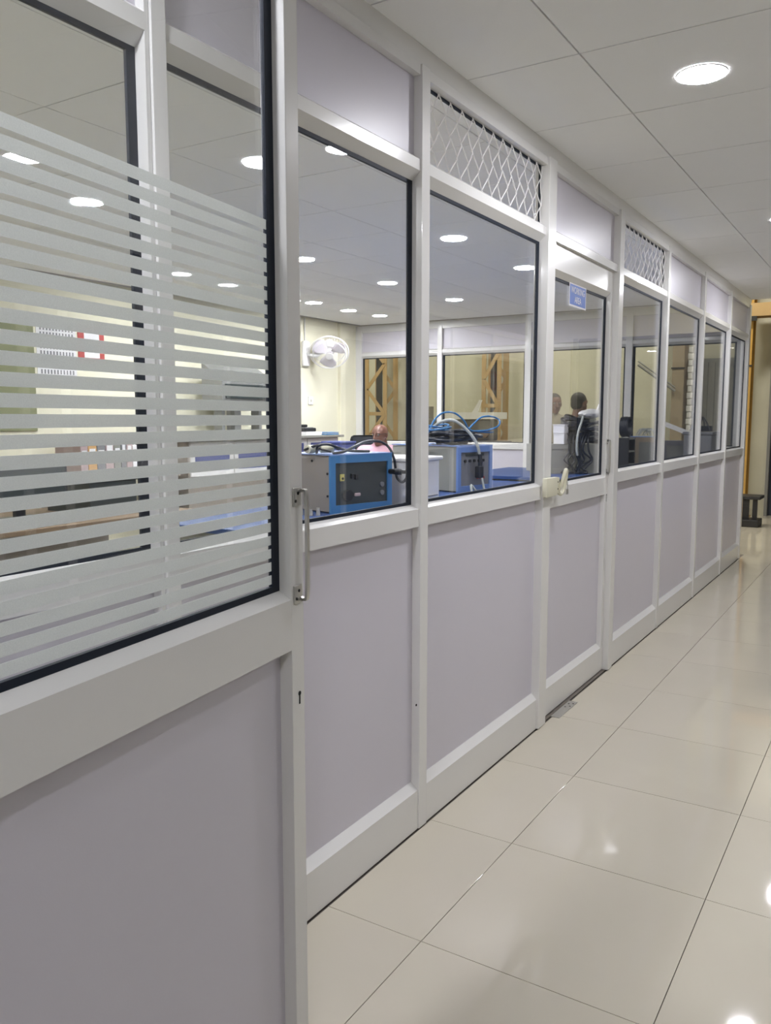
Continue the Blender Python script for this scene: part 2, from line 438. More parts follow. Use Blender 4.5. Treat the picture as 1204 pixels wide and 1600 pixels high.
text_mesh('AREA', .042, frame_T((-.0352, 3.81, 1.888), (0, 1, 0), (1, 0, 0)), sg, 'paper', sx=.9)

# lock box on the post beside door 2
lb = thing('lock_box', 'ivory plastic lock with looped shackle and hanging key left of the closed door', 'lock', (.013, 3.34, 1.02))
B(TL).box(3.285, 3.41, .013, .034, 1.018, 1.098, bev=.003).build('housing', 'ivory', lb, smooth=True)
B(TL).box(3.412, 3.452, .013, .028, 1.024, 1.094, bev=.003).build('cover', 'ivory', lb, smooth=True)
B(TL).prism([(math.cos(t) * .022 + 3.47, math.sin(t) * .05 + 1.078) for t in [2 * math.pi * i / 20 for i in range(20)]], .0, .022, 'y') if False else None
rk = B(TL)
pts2 = [(3.452, .024, 1.032), (3.450, .040, 1.075), (3.462, .048, 1.118), (3.482, .046, 1.122), (3.492, .040, 1.085), (3.488, .034, 1.040), (3.470, .028, 1.020)]
rk.tube(pts2, .0085, n=10, closed=True).build('shackle', 'ivory', lb, smooth=True)
B(TL).tube([(3.49, .046, 1.085), (3.497, .048, 1.06), (3.494, .048, 1.04)], .002, n=6).box(3.485, 3.505, .044, .050, 1.018, 1.042, bev=.001).build('key', 'steel', lb, label='small dark metal key on a chain')
for z in (1.045, 1.075): B(TL).cyl((3.43, .028, z), (3.43, .0295, z), .003, n=10).build('screw', 'hole', lb)

fp = thing('floor_hinge_plate', 'grey galvanised floor spring cover plate at the foot of the closed door', 'plate', (.02, 3.61, 0))
B(TL).box(3.487, 3.735, -.01, .040, .0003, .0025, bev=.0006).build('cover_plate', 'steel', fp)
for (y, x) in ((3.64, .012), (3.66, .028), (3.69, .012), (3.70, .03)): B().cyl((x, y, .002), (x, y, .0032), .004, n=10).build('screw', 'hole', fp)

# ------------------------------------------------------------ far partition of the room
wb = struct('wall_back')
TBk = frame_T((0, 8.50, 0), (1, 0, 0), (0, -1, 0))
bm_ = [(-4.43, -4.345), (-3.305, -3.245), (-2.235, -2.165), (-1.15, -1.08)]
for a, b in bm_: mullion(TBk, wb, a, b)
mullion(TBk, wb, -.10, -.051)
bay(TBk, wb, -4.345, -3.305, 8); bay(TBk, wb, -3.245, -2.235, 9); bay(TBk, wb, -2.165, -1.15, 10); bay(TBk, wb, -1.08, -.10, 11)
B(TBk).box(-4.43, -.051, -.05, -.004, 2.395, 2.45).build('cornice', 'alu', wb)

# cream room wall, near wall, corridor right wall
wr = B().box(-4.6, -4.43, -2.4, 8.56, 0, 2.5).build('wall_side', 'cream', kind='structure')
B().box(-4.43, -4.39, 8.12, 8.28, .0, 2.45).build('trim_1', 'cream', kind='structure')
B().box(-4.6, 3.1, -2.6, -2.4, 0, 2.5).build('wall_front', 'cream', kind='structure')
wrt = struct('wall_right')
TR = frame_T((3.0, 0, 0), (0, 1, 0), (-1, 0, 0))
B(TR).box(-2.4, 12.48, -.10, -.045, 0, 2.45).build('backing_panel', 'lav', wrt)
ed = [-2.4 + 1.08 * k for k in range(0, 14)]  # bays run past the corridor end to keep glass reflections dark
for e in ed: mullion(TR, wrt, e, e + .05)
for a, b in zip(ed[:-1], ed[1:]):
    bay(TR, wrt, a + .05, b, None, 'panel', win=False, low='darkpanel')  # lower panels darkened too, to dim reflections in the left glazing
    B(TR).box(a + .05, b, -.034, -.024, 1.07, 2.07).build('middle_panel', 'darkpanel', wrt)
# doorway frame for the open leaf (behind the picture edge)
wn = struct('wall_near')
TN = frame_T((0, .27, 0), (1, 0, 0), (0, 1, 0))
hx = hinge.x
B(TN).box(.0, hx - .01, -.05, 0, 0, 2.09).build('side_panel', 'lav', wn)
B(TN).box(hx - .01, hx + .045, -.055, .03, 0, 2.24).build('jamb', 'alu', wn)
B(TN).box(.0, 3.0, -.05, 0, 2.24, 2.45).build('header_panel', 'lav', wn)

# ------------------------------------------------------------ lights
def downlight(x, y, label, group, r=.075):
    t = thing('downlight', label, 'ceiling light', (x, y, H - .004), group)
    bb = B(Matrix.Translation((x, y, H)))
    N = 40; o1, o2, o3 = [], [], []
    for i in range(N):
        a = 2 * math.pi * i / N
        o1.append(bb.bm.verts.new(((r + .006) * math.cos(a), (r + .006) * math.sin(a), -.0005)))
        o2.append(bb.bm.verts.new(((r + .004) * math.cos(a), (r + .004) * math.sin(a), -.005)))
        o3.append(bb.bm.verts.new(((r) * math.cos(a), (r) * math.sin(a), -.004)))
    for i in range(N):
        j = (i + 1) % N
        bb.bm.faces.new((o1[i], o1[j], o2[j], o2[i])); bb.bm.faces.new((o2[i], o2[j], o3[j], o3[i]))
    bb.build('bezel', 'white', t, smooth=True)
    B().cyl((x, y, H - .001), (x, y, H - .0045), r, n=40).build('diffuser', 'led', t)
corr = [(.25, .50, 'added round downlight out of view, lighting the frosted film from behind'),  # added out of view to backlight the film and brighten the mullions
        (.665, 2.92, 'large round LED downlight nearest in the corridor ceiling, top right of view'),
        (.66, 5.208, 'round LED downlight in corridor ceiling, cut by the right edge of view'),
        (.66, 6.966, 'round white LED downlight farthest along the corridor ceiling beside the partition'),
        (2.30, 2.92, 'round LED downlight on the right side of the corridor ceiling, nearest to the doorway'),
        (1.6, -.6, 'added round downlight behind the viewer, lighting the near floor')]  # added behind the camera to light the near area
for x, y, l in corr: downlight(x, y, l, 'corridor ceiling lights')
room = [(-1.15, 2.89, 'room downlight above the frosted stripes, touching the right seal of the open door'),
        (-2.33, 2.925, 'room downlight cut up by the upper frosted stripes of the open door'),
        (-3.5, 4.716, 'room downlight left of the two seen low through the striped glass'),
        (-3.56, 5.30, 'room downlight right of the two seen low through the striped glass'),
        (-1.14, 4.69, 'room downlight highest in the window under the nearer grille'),
        (-2.34, 4.74, 'room downlight at left edge of first clear window, beside the open door'),
        (-1.154, 5.86, 'room downlight at the right edge of the window under the nearer grille'),
        (-2.38, 5.92, 'room downlight alone in the first clear window above the row of three'),
        (-3.6, 6.54, 'room downlight leftmost of the row of three above the fan'),
        (-3.64, 7.2, 'room downlight in the middle of the row of three above the fan'),
        (-3.6, 7.73, 'room downlight nearest the far corner, rightmost of the row of three'),
        (-2.36, 7.07, 'small round LED downlight low in the window under the nearer grille'),
        (-1.15, .55, 'room downlight at the near end close to the corridor partition'),
        (-3.4, .55, 'round LED downlight at the near end of the room close to the cream wall')]
for x, y, l in room: downlight(x, y, l, 'room ceiling lights')

# ------------------------------------------------------------ hall beyond
wh = B().box(-9.0, -.30, 12.5, 12.7, 0, 5.2).box(3.0, 6.0, 12.5, 12.7, 0, 5.2).box(-.30, 3.0, 12.5, 12.7, 2.55, 5.2).build('wall_hall', 'hallcream', kind='structure')
B().box(-9.2, -9.0, 8.6, 12.7, 0, 5.2).box(6.0, 6.2, 8.6, 12.7, 0, 5.2).box(-9.0, -4.6, 8.5, 8.6, 0, 5.2).box(3.1, 6.0, 8.5, 8.6, 0, 5.2).box(-4.6, 3.1, 8.58, 8.64, 2.51, 5.2).build('wall_outer', 'hallcream', kind='structure')
B().box(-9.2, 6.2, 8.5, 13.2, 5.2, 5.3).build('ceiling_hall', 'hallcream', kind='structure')
B().box(-9.2, -8.0, 8.5, 13.2, -.1, 0).build('floor_hall_side', 'tile', kind='structure')
B().box(-.9, -.30, 12.485, 12.5, 0, .10).build('baseboard_hall', 'hallcream', kind='structure')
d3 = struct('door_3', (1.3, 12.5, 0))
B().box(-.30, -.262, 12.44, 12.52, 0, 2.55).box(2.94, 3.0, 12.44, 12.52, 0, 2.55).build('frame', 'shutter', d3)
B().box(-.262, 2.94, 12.56, 12.60, 0, 2.55).build('leaf', 'doorshade', d3, label='dark sheet for the unlit open doorway')  # dark sheet paints the unlit opening, widened out of view to darken reflections
B().box(-.302, -.295, 12.42, 12.44, 2.1, 2.3).build('edge_trim', 'red', d3)

def solid_col(x0, x1, y0, y1, m, label, extra=None):
    t = thing('steel_column', label, 'column', ((x0 + x1) / 2, (y0 + y1) / 2, 0))
    d = y1 - y0
    B().box(x0, x1, y0, y0 + .014, 0, 5.2).box(x0, x1, y1 - .014, y1, 0, 5.2).build('flange', m, t)
    B().box((x0 + x1) / 2 - .006, (x0 + x1) / 2 + .006, y0 + .014, y1 - .014, 0, 5.2).build('web', m, t)
    B().box(x0 - .04, x1 + .04, y0 - .04, y1 + .04, 0, .015).build('base_plate', m, t)
    B().box(x0 - .012, x1 + .012, y0 - .01, y0, 2.03, 2.05).build('joint_strip', 'iron', t)
    return t
solid_col(-.70, -.49, 12.05, 12.3, 'ochre', 'solid ochre yellow steel column by the hall wall beyond the partition corner')
bmx = thing('yellow_beam', 'ochre yellow horizontal steel beam across the hall wall just under the corridor ceiling', 'beam', (-.3, 12.2, 2.69))
B().box(-.72, .12, 12.0, 12.02, 2.68, 2.85).box(-.72, .12, 12.28, 12.3, 2.68, 2.85).build('flange', 'ochre2', bmx)
B().box(-.72, .12, 12.02, 12.28, 2.76, 2.78).build('web', 'ochre2', bmx)
B().box(-.75, -.44, 11.98, 12.0, 2.62, 2.68).build('bracket', 'iron', bmx)
def lattice(xc, y, label, wd=.40, dp=.3, ph=0.0):
    t = thing('lattice_column', label, 'column', (xc, y, 0), 'yellow lattice columns')
    for sx in (-1, 1):
        for sy in (-1, 1):
            wx = .07 if sy < 0 else .09
            B().box(xc + sx * wd / 2 - wx / 2, xc + sx * wd / 2 + wx / 2, y + sy * dp / 2 - .008, y + sy * dp / 2 + .008, 0, 5.2).build('post', 'ochre2', t)
    z = .15 + ph; k = 0
    while z < 3.2:
        s = 1 if k % 2 else -1
        for sy in (-1, 1):
            ss = s * sy
            p = Vector((xc - ss * wd / 2, y + sy * (dp / 2 + .012), z)); q = Vector((xc + ss * wd / 2, y + sy * (dp / 2 + .012), z + .42))
            d = q - p
            B().box(-0.03, .03, -.004, .004, -d.length / 2, d.length / 2).bm
            bb = B(Matrix.Translation((p + q) / 2) @ Euler((0, math.atan2(d.x, d.z), 0)).to_matrix().to_4x4())
            bb.box(-.03, .03, -.004, .004, -d.length / 2, d.length / 2).build('lacing_bar', 'ochre2', t)
        if k % 3 == 2:
            B().box(xc - wd / 2, xc + wd / 2, y - dp / 2 - .02, y - dp / 2 - .012, z + .40, z + .46).build('batten', 'ochre2', t)
        z += .42; k += 1
    B().box(xc - wd * .28, xc + wd * (.05 if wd > .3 else .3), y - .006, y + .006, 0, 5.2).build('shade_plate', 'iron', t, label='dark plate for shade between the lacing bars')  # dark plate stands in for the shade between the lacing bars
    return t
lattice(-6.33, 12.1, 'ochre yellow lattice column seen behind the seated bald man', .36, .34)
lattice(-4.22, 12.1, 'ochre yellow lattice column rising behind the white tray in the far window', .26, .26, .12)
t = solid_col(-1.52, -1.36, 12.1, 12.35, 'dull', 'dusty brown steel column in the hall seen through the fourth window right of the closed door')
# diagonal brace and clutter by brown column
br = thing('wall_brace', 'thin grey diagonal bracket on the hall wall beside the dusty brown column', 'bracket', (-1.8, 12.4, 1.9))
B().tube([(-1.46, 12.05, 1.72), (-1.98, 12.05, 2.10)], .02, n=6, raw=True).tube([(-1.46, 12.05, 1.77), (-1.98, 12.05, 2.15)], .012, n=6, raw=True).build('brace_bar', 'shutter', br)
# roller door
rd = thing('steel_shutter', 'grey ribbed steel shutter door on the hall wall seen through the last windows', 'shutter', (-1.0, 12.4, 0))
for k in range(6): B().box(-1.28 + k * .094, -1.28 + k * .094 + .09, 12.38, 12.41, 0, 2.12, bev=.004).build('slat', 'shutter', rd)
B().box(-1.30, -.70, 12.41, 12.47, 0, 2.18).build('shutter_frame', 'shutter', rd)
# ribbed white cable stack beside the column
sp = thing('insulator_stack', 'tall white ribbed stack standing beside the dusty brown column in the hall', 'stack', (-1.28, 12.2, 0))
bb = B()
for k in range(16): bb.box(-1.33 + .01 * (k % 2), -1.25 - .012 * (k % 2), 12.16, 12.26, .9 + k * .09, .98 + k * .09, bev=.01)
bb.build('ribs', 'white', sp); B().box(-1.32, -1.26, 12.18, 12.24, 0, .9).build('stand', 'shutter', sp)

# white tray on machine in hall
tr = thing('white_tray', 'long white tray lying across the machine in the hall in front of the lattice column', 'tray', (-4.1, 11, 1.33))
B().box(-4.56, -3.59, 10.8, 11.15, 1.335, 1.345).box(-4.56, -3.59, 10.8, 10.815, 1.345, 1.43).box(-4.56, -3.59, 11.135, 11.15, 1.345, 1.43).box(-4.56, -4.545, 10.815, 11.135, 1.345, 1.43).box(-3.605, -3.59, 10.815, 11.135, 1.345, 1.43).build('tray_body', 'white', tr)
B().prism([(-3.99, 1.43), (-3.90, 1.43), (-3.835, 1.60), (-3.875, 1.605)], 10.82, 10.835, 'y').build('upright_flap', 'white', tr)
mc = thing('hall_machine', 'grey brown oily machine bench under the long white tray in the hall', 'machine', (-4.1, 11, 0))
B().box(-4.66, -3.55, 10.75, 11.25, .95, 1.02, bev=.01).build('bench_top', 'greybrown', mc)
for x in (-4.6, -3.65):
    for y in (10.8, 11.15): B().box(x, x + .06, y, y + .06, 0, .95).build('leg', 'greybrown', mc)
B().box(-4.45, -3.7, 10.85, 11.1, 1.02, 1.33, bev=.03).build('machine_body', 'greybrown', mc)
for k in range(4): B().cyl((-4.35 + k * .19, 10.80, 1.12), (-4.35 + k * .19, 10.86, 1.12), .05).build('hand_wheel', 'wood', mc, smooth=True)
dp_ = thing('pillar_press', 'grey brown press head with upright ram in the hall left of the white tray', 'press', (-4.9, 11, 0))
B().box(-4.88, -4.66, 10.9, 11.1, 1.10, 1.34, bev=.012).build('head', 'greybrown', dp_)
B().box(-4.80, -4.74, 10.95, 11.05, 1.34, 1.52).build('ram', 'greybrown', dp_)
for x in (-4.83, -4.72): B().cyl((x, 11.0, 1.10), (x, 11.0, 1.02), .025).build('spindle', 'greybrown', dp_)
B().box(-4.93, -4.68, 10.85, 11.15, .0, 1.02, bev=.01).build('pedestal', 'greybrown', dp_)
cp = thing('dark_pipe_heap', 'dark grey heap of bent pipes on the hall floor right of the white tray', 'pipes', (-3.0, 11.4, 0))
bb = B()
for k in range(8):
    yy = 11.2 + random.uniform(-.1, .2)
    bb.tube([(-3.45 + k * .07, yy, .03), (-3.35 + k * .07, yy, .6), (-3.15 + k * .05, yy, 1.15 + .03 * k), (-2.95 + k * .06, yy, .9), (-2.85 + k * .06, yy, .03)], .025, n=6)
bb.build('pipe_loops', 'greybrown', cp, smooth=True)

# black iron stand at the corridor end
ib = thing('iron_stand', 'low blackened iron stand with slab top on the floor by the yellow column', 'stand', (-.34, 11.2, 0))
B().box(-.56, -.165, 11.05, 11.40, .345, .385, bev=.006).build('slab_top', 'iron', ib)
for x, q in ((-.335, .04), (-.232, .028)): B().prism([(x - q, 11.12), (x + q, 11.12), (x + q * .7, 11.20), (x - q * .7, 11.20)], .09, .345, 'z').build('leg', 'iron', ib)
B().box(-.56, -.175, 11.05, 11.38, 0, .09, bev=.01).build('base_slab', 'iron', ib)

# ------------------------------------------------------------ wall fan
fn = thing('wall_fan', 'white oscillating wall fan on the cream wall above the desk', 'fan', (-4.43, 7.45, 1.95))
B().box(-4.43, -4.385, 7.41, 7.53, 1.92, 2.20, bev=.02).build('wall_bracket', 'white', fn, smooth=True)
B().tube([(-4.43 + .012, 7.47, 2.20), (-4.418, 7.47, 2.32), (-4.418, 7.47, 2.45)], .006, n=6).build('conduit', 'white', fn)
fc = Vector((-4.17, 7.585, 2.07)); fdir = Vector((.42, -.56, -.62)).normalized()
B().tube([(-4.40, 7.47, 2.06), (-4.30, 7.52, 2.04), fc - fdir * .12], .022, n=10).build('arm', 'white', fn, smooth=True)
B().cyl(fc - fdir * .17, fc - fdir * .03, .055, .065, n=24).build('motor', 'white', fn, smooth=True)
Rf = fdir.to_track_quat('Z', 'Y').to_matrix()
FT = Matrix.Translation(fc) @ Rf.to_4x4()
g = B(FT); Rg = .215
for z, r in ((-.05, Rg * .86), (0, Rg), (.05, Rg * .84)): g.tube([(r * math.cos(a), r * math.sin(a), z) for a in [2 * math.pi * i / 40 for i in range(40)]], .004 if z else .007, n=6, closed=True, raw=True)
for i in range(44):
    a = 2 * math.pi * i / 44; ca, sa = math.cos(a), math.sin(a)
    g.tube([(.04 * ca, .04 * sa, .066), (Rg * .6 * ca, Rg * .6 * sa, .062), (Rg * .9 * ca, Rg * .9 * sa, .035), (Rg * ca, Rg * sa, 0), (Rg * .85 * ca, Rg * .85 * sa, -.05), (.06 * ca, .06 * sa, -.062)], .0012, n=4, k=2)
g.build('guard', 'white', fn, smooth=True)
B(FT).cyl((0, 0, .058), (0, 0, .072), .042, n=24).build('badge', 'white', fn, smooth=True)
B(FT).cyl((0, 0, -.03), (0, 0, .03), .035, n=24).build('hub', 'fanblade', fn, smooth=True)
for k in range(3):
    bb = B(FT); a0 = 2 * math.pi * k / 3 + .5; vs1, vs2 = [], []
    for r, w0, w1 in ((.03, -.5, .5), (.08, -.66, .62), (.14, -.70, .62), (.18, -.6, .48), (.197, -.3, .22)):
        row = []
        for q in range(6):
            a = a0 + w0 + (w1 - w0) * q / 5
            row.append(bb.bm.verts.new((r * math.cos(a), r * math.sin(a), -.018 + .036 * q / 5)))
        vs1.append(row)
    for i in range(4):
        for q in range(5): bb.bm.faces.new((vs1[i][q], vs1[i][q + 1], vs1[i + 1][q + 1], vs1[i + 1][q]))
    bl = bb.build('blade', 'fanblade', fn, smooth=True); md = bl.modifiers.new('s', 'SOLIDIFY'); md.thickness = .002

# ------------------------------------------------------------ wall items
sk = thing('wall_switch', 'small white switch box on the cream wall below the fan', 'switch', (-4.43, 7.57, 1.50))
B().box(-4.43, -4.415, 7.53, 7.61, 1.50, 1.59, bev=.003).build('switch_plate', 'white', sk)
B().box(-4.415, -4.411, 7.56, 7.58, 1.53, 1.56).build('rocker', 'ivory', sk)
for k, (y, lab) in enumerate(((4.86, 'small grey round wall socket, left of a pair seen between frosted stripes'), (5.02, 'small grey round wall socket, right of a pair seen between frosted stripes'))):
    s_ = thing('wall_socket', lab, 'socket', (-4.43, y, 1.34), 'pair of wall sockets')
    B().cyl((-4.43, y, 1.34), (-4.405, y, 1.34), .03).build('socket_plate', 'greycard', s_); B().cyl((-4.405, y, 1.34), (-4.40, y, 1.34), .012).build('socket_hole', 'hole', s_)
cal = thing('wall_calendar', 'white sheet with columns of grey print on the wall behind the striped glass', 'chart', (-4.425, 4.27, 1.62))
B().box(-4.43, -4.426, 4.09, 4.45, 1.62, 2.10).build('sheet', 'paper', cal)
bb = B()
for r in range(9):
    for q in range(11): bb.box(-4.4262, -4.4255, 4.12 + q * .029, 4.12 + q * .029 + .014, 1.645 + r * .048, 1.645 + r * .048 + .034)
bb.build('print_columns', M['greycard'], cal, label='columns of grey print')
nt_ = thing('framed_notice', 'small red edged notice on the cream wall right of the printed sheet', 'notice', (-4.425, 4.6, 1.82))
B().box(-4.43, -4.424, 4.47, 4.73, 1.80, 2.10).build('frame', 'red', nt_); B().box(-4.4242, -4.4232, 4.53, 4.68, 1.84, 2.06).build('sheet', 'paper', nt_)
ob = thing('olive_board', 'tall olive green board on the cream wall at the left edge of the view', 'board', (-4.42, 3.85, 1.35))
B().box(-4.4275, -4.415, 3.5, 4.06, 1.25, 2.10, bev=.003).build('board_face', 'olive', ob); B().box(-4.4275, -4.405, 3.48, 4.08, 2.10, 2.12).build('top_strip', 'wood', ob)

# ------------------------------------------------------------ hutch desk along the cream wall
hu = thing('side_counter', 'long counter with indigo front panels in white frames along the cream wall', 'counter', (-4.15, 6.3, 0))
B().box(-4.41, -3.88, 5.15, 7.45, 1.145, 1.17, bev=.004).build('countertop', 'wood' if False else 'case2', hu)
B().box(-4.40, -3.95, 5.18, 7.42, .05, 1.145).build('body', 'case', hu)
for k in range(4):
    y0 = 5.2 + k * .555
    fr = B(); fr.box(-3.95, -3.932, y0, y0 + .54, 1.095, 1.14).box(-3.95, -3.932, y0, y0 + .54, .84, .88).box(-3.95, -3.932, y0, y0 + .05, .88, 1.095).box(-3.95, -3.932, y0 + .49, y0 + .54, .88, 1.095)
    fr.build('panel_frame', 'white', hu)
    B().box(-3.95, -3.936, y0 + .05, y0 + .49, .88, 1.095).build('indigo_panel', 'navy', hu)
def small(name, label, cat, loc, boxes, group=None):
    t_ = thing(name, label, cat, loc, group)
    for nme, m, args in boxes: B(Matrix.Translation(loc)).box(*args).build(nme, m, t_)
    return t_
small('desk_telephone', 'black telephone on a stack of papers on the counter below the fan', 'telephone', (-4.1, 7.02, 1.206), [('base', 'black', (-.09, .09, -.1, .1, 0, .04, .01)), ('handset', 'black', (-.09, -.03, -.11, .11, .045, .075, .01)), ('key_pad', 'greycard', (-.01, .07, -.07, .07, .04, .046))])
small('paper_stack', 'uneven stack of white papers under the black telephone', 'papers', (-4.1, 7.02, 1.17), [('sheets', 'paper', (-.13, .13, -.13, .14, 0, .018)), ('top_sheets', 'paper', (-.11, .12, -.12, .16, .018, .036))])
small('blue_file', 'blue file folder lying on the counter right of the telephone', 'folder', (-4.05, 7.31, 1.17), [('cover', 'blue', (-.12, .12, -.11, .11, 0, .012, .002)), ('sheets', 'paper', (-.11, .115, -.105, .105, .012, .022)), ('top_cover', 'blue', (-.12, .12, -.11, .11, .022, .028, .002))])
small('blue_crate', 'blue plastic crate at the end of the counter beside the seated man', 'crate', (-3.47, 6.75, .86), [('crate_body', 'navy', (-.12, .12, -.1, .12, 0, .24, .006)), ('rim', 'navy', (-.13, .13, -.11, .13, .24, .26, .004))])
small('crate_stand', 'plain beige stand under the blue plastic crate', 'stand', (-3.47, 6.75, 0), [('stand_body', 'case2', (-.16, .16, -.14, .14, 0, .84, .006)), ('stand_top', 'case2', (-.18, .18, -.16, .16, .84, .858))])
# dark instrument rack on wall shelf behind striped glass
ir = thing('instrument_rack', 'dark grey instrument with sloping top on short posts on the counter', 'instrument', (-4.15, 6.1, 1.17))
for (y, m) in ((5.78, .04), (5.95, .09), (6.30, .04)): B().box(-4.2, -4.1, y, y + m, 1.17, 1.50).build('post', 'shutter', ir)
B().prism([(-4.25, 1.50), (-4.0, 1.50), (-4.0, 1.70), (-4.25, 1.86)], 5.68, 6.42, 'y').build('instrument_body', 'shutter', ir)
B().box(-4.0, -3.985, 5.72, 6.38, 1.53, 1.66).build('face_panel', 'dark', ir)
for k in range(5): B().cyl((-3.985, 5.8 + k * .12, 1.6), (-3.97, 5.8 + k * .12, 1.6), .016).build('knob', 'white', ir)
# binders
bn = thing('binder_shelf', 'low grey shelf holding a row of faded files along the cream wall', 'shelf', (-4.15, 4.5, 0))
B().box(-4.36, -3.95, 4.0, 5.1, .86, .885).build('shelf_board', 'case', bn)
for y in (4.02, 5.05): B().box(-4.36, -3.97, y, y + .03, 0, .86).build('side_panel', 'case', bn)
y = 4.12; k = 0
cols_ = ['pinkgrey', 'orange', 'greycard', 'pinkgrey', 'case2', 'greycard', 'pinkgrey', 'paper', 'black', 'pinkgrey', 'greycard', 'pinkgrey']
nm = {'pinkgrey': 'faded pink', 'orange': 'orange', 'greycard': 'dull grey', 'case2': 'pale grey', 'paper': 'white', 'black': 'black'}
ords = ['first', 'second', 'third', 'fourth', 'fifth', 'sixth', 'seventh', 'eighth', 'ninth', 'tenth', 'eleventh', 'twelfth']
while k < 12:
    wd = random.uniform(.05, .085); hh = random.uniform(.24, .34)
    t_ = thing('box_file', '%s box file on the low shelf, %s from the left' % (nm[cols_[k]], ords[k]), 'file', (-4.1, y + wd / 2, .885), 'box files on the low shelf')
    B().box(-4.3, -4.0, y, y + wd - .004, .885, .885 + hh, bev=.002).build('file_case', cols_[k], t_)
    B().box(-4.0, -3.9985, y + .012, y + wd - .016, .885 + hh * .55, .885 + hh * .8).build('spine_label', 'paper', t_)
    y += wd; k += 1
# black monitor on near desk, desk
ds = thing('office_desk', 'brown topped office desk seen low through the striped glass of the open door', 'desk', (-2.9, 3.1, 0))
B().box(-3.3, -2.45, 2.1, 3.75, .76, .785, bev=.004).build('desktop', 'wood', ds)
for x in (-3.26, -2.52):
    for yy in (2.15, 3.67): B().box(x, x + .04, yy, yy + .04, 0, .76).build('leg', 'case', ds)
B().box(-3.2, -3.18, 2.2, 3.67, .35, .76).build('modesty_panel', 'case', ds)
mo = thing('computer_monitor', 'black computer monitor on the brown desk at the left edge behind the striped glass', 'monitor', (-2.85, 2.9, .785))
B().box(-2.87, -2.84, 2.52, 3.12, .86, 1.14, bev=.008).build('screen_housing', 'black', mo)
B().box(-2.84, -2.838, 2.54, 3.10, .885, 1.12).build('screen', 'dark', mo)
B().box(-2.89, -2.86, 2.79, 2.85, .80, 1.0).build('neck', 'black', mo); B().box(-2.95, -2.76, 2.70, 2.94, .785, .80, bev=.004).build('foot', 'black', mo)
def bx(name, lab, cat, x0, x1, y0, y1, z0, z1, m):
    t_ = thing(name, lab, cat, ((x0 + x1) / 2, (y0 + y1) / 2, z0))
    B().box(x0, x1, y0, y1, z0, z1 - .03, bev=.004).build('tub', m, t_); B().box(x0 - .008, x1 + .008, y0 - .008, y1 + .008, z1 - .03, z1, bev=.004).build('lid', m, t_)
bx('parts_bin', 'dark grey lidded parts bin on the brown desk beside the monitor', 'bin', -3.15, -2.75, 3.2, 3.55, .785, 1.0, 'dark')

# ------------------------------------------------------------ benches
def bench(y0, y1, x0, x1, label, z=.80, group='blue topped workbenches'):
    t_ = thing('workbench', label, 'workbench', ((x0 + x1) / 2, (y0 + y1) / 2, 0), group)
    B().box(x0, x1, y0, y1, z - .03, z, bev=.003).build('benchtop', 'bluetop', t_)
    for x in (x0 + .03, x1 - .07):
        for y in (y0 + .03, y1 - .07): B().box(x, x + .04, y, y + .04, 0, z - .03).build('leg', 'case2', t_)
    for y in (y0 + .04, y1 - .06): B().box(x0 + .07, x1 - .07, y, y + .02, z - .09, z - .03).build('apron', 'case2', t_)
bench(3.05, 4.95, -2.2, -.85, 'blue topped workbench nearest the open door, carrying the grey cabinet with the blue front')
bench(4.97, 6.75, -2.2, -.85, 'middle blue topped workbench, carrying the unit heaped with blue cables')
bench(6.77, 8.05, -2.2, -.97, 'blue topped workbench behind the glass of the closed door, under the black cable coils', .84)
bench(7.45, 8.35, -.955, -.12, 'blue topped workbench in the far corner behind the last windows')

def unit(name, label, origin, ang, wf, dp, hh, zb, case, frame, panel, top=None, cat='cabinet'):
    """electrical cabinet: front-left bottom corner at origin, front runs along local u"""
    u = Vector((math.sin(ang), math.cos(ang), 0)); n = Vector((math.cos(ang), -math.sin(ang), 0))
    T = frame_T((origin[0], origin[1], zb), u, n)
    t_ = thing(name, label, cat, (origin[0], origin[1], zb))
    B(T).box(0.004, wf - .004, -dp, -.012, .008, hh - .004, bev=.002).build('casing', case, t_)
    fr = B(T); e = .045
    fr.box(0, wf, -.012, .006, .0, e).box(0, wf, -.012, .006, hh - e * 1.0, hh).box(0, e * .8, -.012, .006, e, hh - e).box(wf - e * .8, wf, -.012, .006, e, hh - e)
    fr.build('front_frame', frame, t_)
    B(T).box(e * .8, wf - e * .8, -.012, -.004, e, hh - e).build('front_panel', panel, t_)
    if top: B(T).box(-.004, wf + .004, -dp - .004, .004, hh, hh + .006).build('top_cover', top, t_)
    return t_, T
u1_, T1 = unit('control_cabinet', 'grey beige control cabinet with bright blue front frame on the nearest workbench', (-1.49, 3.86), math.radians(14), .49, .42, .335, .80, 'case', 'blue', 'dark', 'blue2')
for (z, d) in ((.10, -.02), (.23, -.02), (.30, -.16), (.30, -.36)): B(T1).cyl((-.001, d - .008, z), (.005, d - .008, z), .007, n=10).build('screw', 'hole', u1_)
B(T1).box(.075, .105, -.004, .004, .185, .225, bev=.001).build('rocker_switch', 'yellow', u1_); B(T1).cyl((.09, .004, .2), (.09, .008, .2), .007).build('switch_button', 'hole', u1_)
for (u, z) in ((.17, .21), (.20, .205)): B(T1).box(u - .011, u + .011, -.004, .006, z - .014, z + .014, bev=.001).build('socket', 'black', u1_)
B(T1).cyl((.13, -.004, .10), (.13, .018, .10), .032).build('selector_knob', 'black', u1_, smooth=True)
B(T1).box(.165, .21, .018, .030, .092, .112, bev=.005).build('lever', 'pinkgrey', u1_)
for z in (.15, .10): B(T1).cyl((.41, -.004, z), (.41, .006, z), .015).build('indicator', 'greycard', u1_)
